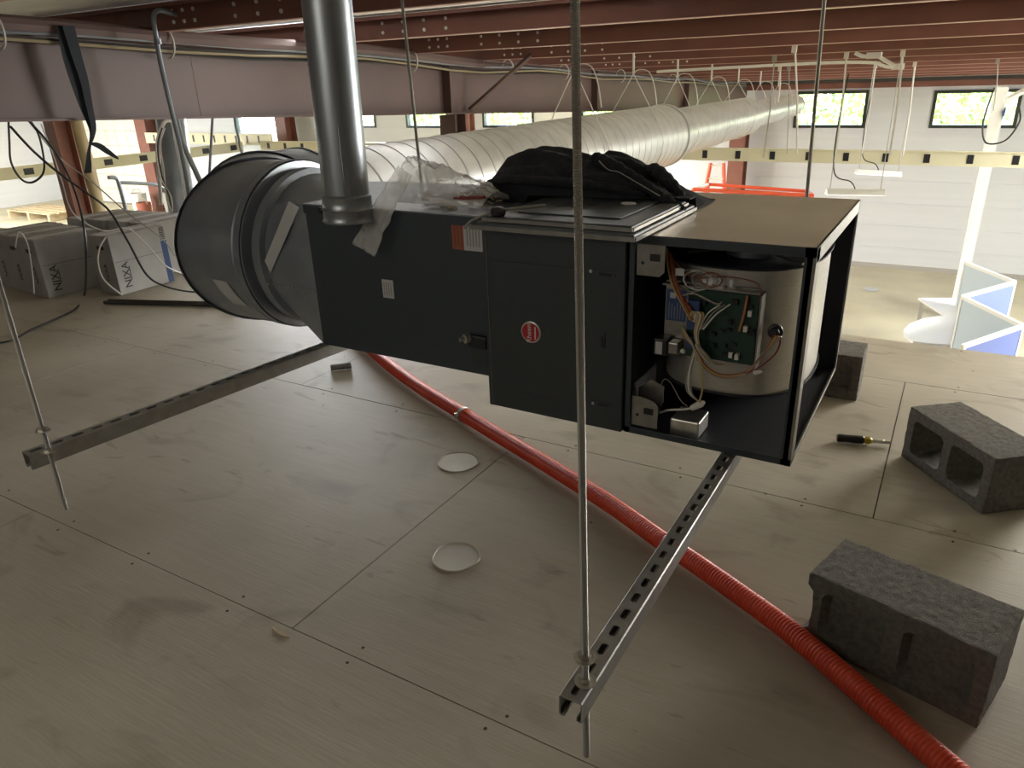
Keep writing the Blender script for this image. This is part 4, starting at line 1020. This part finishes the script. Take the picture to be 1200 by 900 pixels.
# desk cluster with screens. ground-floor points come from the pixel rays on the desk plane
ZD = G + .74
t = thing('corner_desk', 'white corner desk with rounded end below the blue screens', 'desk', tuple(Vector((.2, 10.8, G))))
def gp(x, y): return pz(x, y, ZD)
poly = [gp(*p) for p in ((1076, 349), (1122, 349), (1125, 372), (1122, 404), (1098, 403), (1070, 400), (1060, 393), (1059, 386), (1066, 379), (1082, 373), (1107, 369))]
mb = MB(); n = len(poly); mb.add([(p.x, p.y, ZD - .03) for p in poly] + [(p.x, p.y, ZD) for p in poly], [tuple(range(n))[::-1], tuple(range(n, 2*n))] + [(i, (i+1) % n, (i+1) % n + n, i + n) for i in range(n)])
build('desk_top', mb, 'lam', t)
for p in ((1081, 351), (1070, 392), (1112, 398)):
    q = gp(*p); build('leg', MB().box((q.x - .02, q.y - .02, G), (q.x + .03, q.y + .03, ZD - .03)), 'lam', t)
def screen(bp0, bp1, h, m, label, th=.035, base=None):
    a, b = bp0, bp1; u = (b - a); u.z = 0; L = u.length; u.normalize(); q = Vector((-u.y, u.x, 0)); t = thing('privacy_screen', label, 'screen', (a.x, a.y, G))
    def quad(s0, s1, z0, z1, th_):
        vs = []
        for z in (z0, z1):
            for s_, k in ((s0, -1), (s1, -1), (s1, 1), (s0, 1)): p = a + u*s_ + q*(k*th_/2); vs.append((p.x, p.y, z))
        return MB().add(vs, [(0,3,2,1),(4,5,6,7),(0,1,5,4),(1,2,6,5),(2,3,7,6),(3,0,4,7)])
    z0 = G; z1 = G + h
    build('screen_fabric', quad(.03, L - .03, z0 + .08, z1 - .04, th*.7), m, t)
    build('top_rail', quad(0, L, z1 - .04, z1, th), 'lam', t)
    build('bottom_rail', quad(0, L, z0, z0 + .08, th), 'lam', t)
    build('upright', quad(0, .035, z0 + .08, z1 - .04, th), 'lam', t); build('upright', quad(L - .035, L, z0 + .08, z1 - .04, th), 'lam', t)
HS = 1.35
def sp(x, y): v = pz(x, y, G + HS); v.z = 0; return v
A1, A2, A3, A4 = sp(1131, 306), sp(1190, 329), sp(1128, 346), sp(1199, 380); A5 = sp(1128, 404)
screen(A1, A2, HS, 'fabric', 'pale blue privacy screen farther back on the lower floor')
screen(A2, A3, HS, 'fabric2', 'deeper blue privacy screen joining the two pale ones')
screen(A3, A4, HS, 'fabric', 'pale blue privacy screen nearest the deck edge')
screen(A4, A5, HS, 'fabric2', 'deeper blue privacy screen in the picture corner')
# floor sheet
q = pz(1020, 339, G + .005); single('paper_scrap', MB()._lathe([(0, .001), (0, .15), (.01, .14), (.01, .001)], q, Vector((0, 0, 1)), 9), 'paper', 'pale round scrap on the lower floor near the far wall', 'scrap', tuple(q))
# hanging strip lights
def striplight(c0, c1, ztop, label):
    c0 = Vector(c0); c1 = Vector(c1); t = thing('strip_light', label, 'light', tuple((c0 + c1)/2), 'hanging strip lights')
    u = (c1 - c0).normalized(); q = Vector((-u.y, u.x, 0)) * .06
    v = []
    for z, s_ in ((0, 1), (.05, .55)):
        for p, k in ((c0, -1), (c1, -1), (c1, 1), (c0, 1)): v.append(tuple(p + q*k*s_ + Vector((0, 0, z))))
    build('light_housing', MB().add(v, [(0,3,2,1),(4,5,6,7),(0,1,5,4),(1,2,6,5),(2,3,7,6),(3,0,4,7)]), 'white', t)
    v = [tuple(p + q*k*.85 + Vector((0, 0, z))) for z in (-.006, -.001) for p, k in ((c0, -1), (c1, -1), (c1, 1), (c0, 1))]
    build('diffuser', MB().add(v, [(0,3,2,1),(4,5,6,7),(0,1,5,4),(1,2,6,5),(2,3,7,6),(3,0,4,7)]), 'lit', t)
    for f in (.06, .94):
        p = c0.lerp(c1, f); build('hanging_wire', MB().tube([p + Vector((0, 0, .05)), Vector((p.x, p.y, zr(p.y) + .129))], .004, 4), 'wgrey', t)
    build('power_cord', MB().tube(bez([c0.lerp(c1, .5) + Vector((0, 0, .05)), c0.lerp(c1, .4) + Vector((0, 0, .12)), c0.lerp(c1, .1) + Vector((0, 0, .2)), c0.lerp(c1, .05) + Vector((0, 0, .6)), c0.lerp(c1, .12) + Vector((0, 0, ztop))], 6), .006, 5), 'cab', t, smooth=True)
striplight(pyl(968, 227, 8.0), pyl(1035, 228, 8.2), 1.1, 'nearer pinkish white strip light hanging right above the furnace corner')
striplight(pyl(1003, 203, 10.0), pyl(1055, 206, 10.2), 1.0, 'farther pinkish white strip light hanging just under the cream rail')
# hanging wires from purlins
for i, (x, y0_, x2, y2, Yv, m, r) in enumerate(((933, 40, 934, 180, 6.3, 'wcab', .008), (909, 55, 895, 185, 7.4, 'wgrey', .006), (925, 76, 922, 180, 9.7, 'wgrey', .006), (914, 80, 912, 120, 9.7, 'wcab', .012), (992, 65, 978, 190, 7.4, 'wcab', .008), (1026, 78, 1010, 180, 9.7, 'wcab', .008), (1058, 63, 1043, 182, 7.4, 'wcab', .009), (1072, 76, 1058, 182, 9.7, 'wcab', .010), (1168, 78, 1164, 130, 9.7, 'wgrey', .005))):
    Yp = min(PY, key=lambda q: abs(q - Yv)) + .033
    a = pyl(x, y0_, Yp); a.z = zr(Yp) - .004; b_ = pyl(x2, y2, Yp)
    nm = ('beside the far end of the duct, nearest the camera rod', 'crossing the narrow end of the duct', 'just before the duct end cap', 'short, above the duct end', 'crossing the left far window', 'right of the left far window', 'between the two far windows, left one', 'between the two far windows, right one', 'in front of the right far window')[i]
    t = thing('hanging_wire', 'pale hanging wire %s' % nm, 'wire', tuple(a), 'wires hanging from the purlins')
    build('wire_line', MB().tube([a, a.lerp(b_, .5) + Vector((.01, 0, 0)), b_], r, 5), m, t)
    build('clip', MB().box((a.x - .018, a.y - .02, a.z - .05), (a.x + .018, a.y + .0, a.z)), m, t)
# small conduit run on the purlins
t = thing('ceiling_conduit', 'white bent conduit with a junction box under the red purlins', 'conduit', tuple(pyl(1000, 70, 8.0)))
build('conduit_pipe', MB().tube(bez([pyl(*p, 8.0) for p in ((770, 84), (955, 74), (1022, 73.5), (1032, 76), (1040, 78.5), (1052, 78.5))], 6), .016, 6), 'white', t, smooth=True)
build('conduit_pipe', MB().tube(bez([pyl(*p, 7.6) for p in ((1002, 62), (1012, 66), (1026, 65), (1036, 70), (1048, 77))], 6), .018, 6), 'white', t, smooth=True)
q = pyl(1024, 65, 7.55); build('junction_box', MB().box((q.x - .06, q.y, q.z - .025), (q.x + .06, q.y + .05, q.z + .025)), 'white', t)
q = pyl(1052, 78, 7.9); build('junction_box', MB().box((q.x - .05, q.y, q.z - .025), (q.x + .05, q.y + .05, q.z + .025)), 'white', t)
# red ladder and lift rail behind the jacket
t = thing('step_ladder', 'orange-red step ladder standing behind the jacket by the far wall', 'ladder', (-4.5, 13.5, G))
Yl = 14.0
L0, L1 = pyl(826, 225, Yl), pyl(833, 191, Yl); R0_, R1 = pyl(849, 226, Yl), pyl(848, 191, Yl)
L0e = L0 + (L0 - L1) * ((L0.z - G) / (L1.z - L0.z)); R0e = R0_ + (R0_ - R1) * ((R0_.z - G) / (R1.z - R0_.z))
build('side_rail', MB().tube([L0e, L1], .035, 4), 'redp', t); build('side_rail', MB().tube([R0e, R1], .035, 4), 'redp', t)
for k in range(10):
    f = k / 9.5; build('step', MB().tube([L1.lerp(L0e, f + .02), R1.lerp(R0e, f + .02)], .022, 4), 'white', t)
t = thing('lift_platform', 'orange-red lift guard rail behind the furnace top', 'lift', tuple(pyl(880, 225, 12.5)))
za = pyl(812, 222, 12.5); zc_ = pyl(952, 229, 12.5); zb_ = pyl(830, 216, 13.3); zd = pyl(945, 224, 13.3)
build('guard_rail', MB().tube([za, zc_], .035, 6), 'redp', t); build('guard_rail', MB().tube([zb_, zd], .03, 6), 'redp', t); build('guard_rail', MB().tube([za, zb_], .03, 6), 'white', t); build('guard_rail', MB().tube([zc_, zd], .03, 6), 'redp', t)
build('lift_deck', MB().box((za.x, 12.5, za.z - 1.0), (zc_.x, 13.3, za.z - .9)), 'redp', t)
for p in (za, zc_, zb_, zd): build('corner_post', MB().tube([p, Vector((p.x, p.y, za.z - .9))], .03, 6), 'redp', t)
zz = za.z - 1.0; k = 0
nst = 3; hz = (zz - .25 - G) / nst
for k in range(nst):
    for yy in (12.6, 13.2):
        build('scissor_arm', MB().tube([(za.x + .2, yy, G + .25 + k*hz), (zc_.x - .2, yy, G + .25 + (k+1)*hz)], .04, 4), 'redp', t)
        build('scissor_arm', MB().tube([(zc_.x - .2, yy + .05, G + .25 + k*hz), (za.x + .2, yy + .05, G + .25 + (k+1)*hz)], .04, 4), 'redp', t)
build('lift_base', MB().box((za.x, 12.5, G + .1), (zc_.x, 13.3, G + .25)), 'redp', t)
for x in (za.x + .15, zc_.x - .15):
    for y in (12.5, 13.3): build('wheel', MB()._lathe([(-.05, .001), (-.05, .12), (.05, .12), (.05, .001)], Vector((x, y, G + .12)), Vector((0, 1, 0)), 16), 'black', t)

# ================================================================== OUTSIDE
gd = build('ground_outside', MB().box((-60, YF + .4, G - .4), (30, 60, G - .2)), 'grass'); gd['kind'] = 'structure'
random.seed(21)
def leaves(cx, cy, cz, rx, ry, rz_, n, sz):
    mb = MB()
    for k in range(n):
        while True:
            p = Vector((random.uniform(-1, 1), random.uniform(-1, 1), random.uniform(-1, 1)))
            if p.length < 1: break
        p = Vector((cx + p.x*rx, cy + p.y*ry, cz + p.z*rz_)); a = Vector((random.gauss(0, 1), random.gauss(0, 1), random.gauss(0, 1))).normalized(); b_ = a.orthogonal().normalized(); s_ = sz * random.uniform(.6, 1.3)
        mb.add([p - a*s_, p + b_*s_*.5, p + a*s_, p - b_*s_*.5], [(0, 1, 2, 3)])
    return mb
names = ('left of the left far window', 'filling the left far window', 'between the far windows', 'filling the right far window', 'beyond the small window above the duct middle', 'beyond the small window right of the middle column', 'beyond the leftmost small window', 'beyond the window right of the picture', 'behind the duct end')
for i, (x, y, r) in enumerate(((-6.3, 22.5, 1.5), (-3.2, 21.5, 1.45), (-1.4, 25.5, 1.7), (.3, 21.5, 1.5), (-10.0, 23, 1.9), (-14.0, 22, 1.9), (-18.5, 24, 1.9), (4.6, 22, 1.9), (-8.3, 27.5, 2.0))):
    t = thing('tree', 'bushy green tree outside, %s' % names[i], 'tree', (x, y, G - .2), 'trees outside the far windows')
    o = build('foliage', leaves(x, y, .35, r, r*.8, 2.0, 1500, .13), 'leafm', t); o['kind'] = 'stuff'
    build('trunk', MB().tube([(x, y, G - .25), (x + .1, y, -.6), (x + .05, y + .1, .6), (x - .2, y, 1.8)], [.16, .12, .09, .05], 8), 'bark', t, smooth=True)
    build('branch', MB().tube([(x + .05, y, -.3), (x + .5, y - .2, .6), (x + .8, y - .2, 1.5)], [.07, .05, .03], 6), 'bark', t, smooth=True)
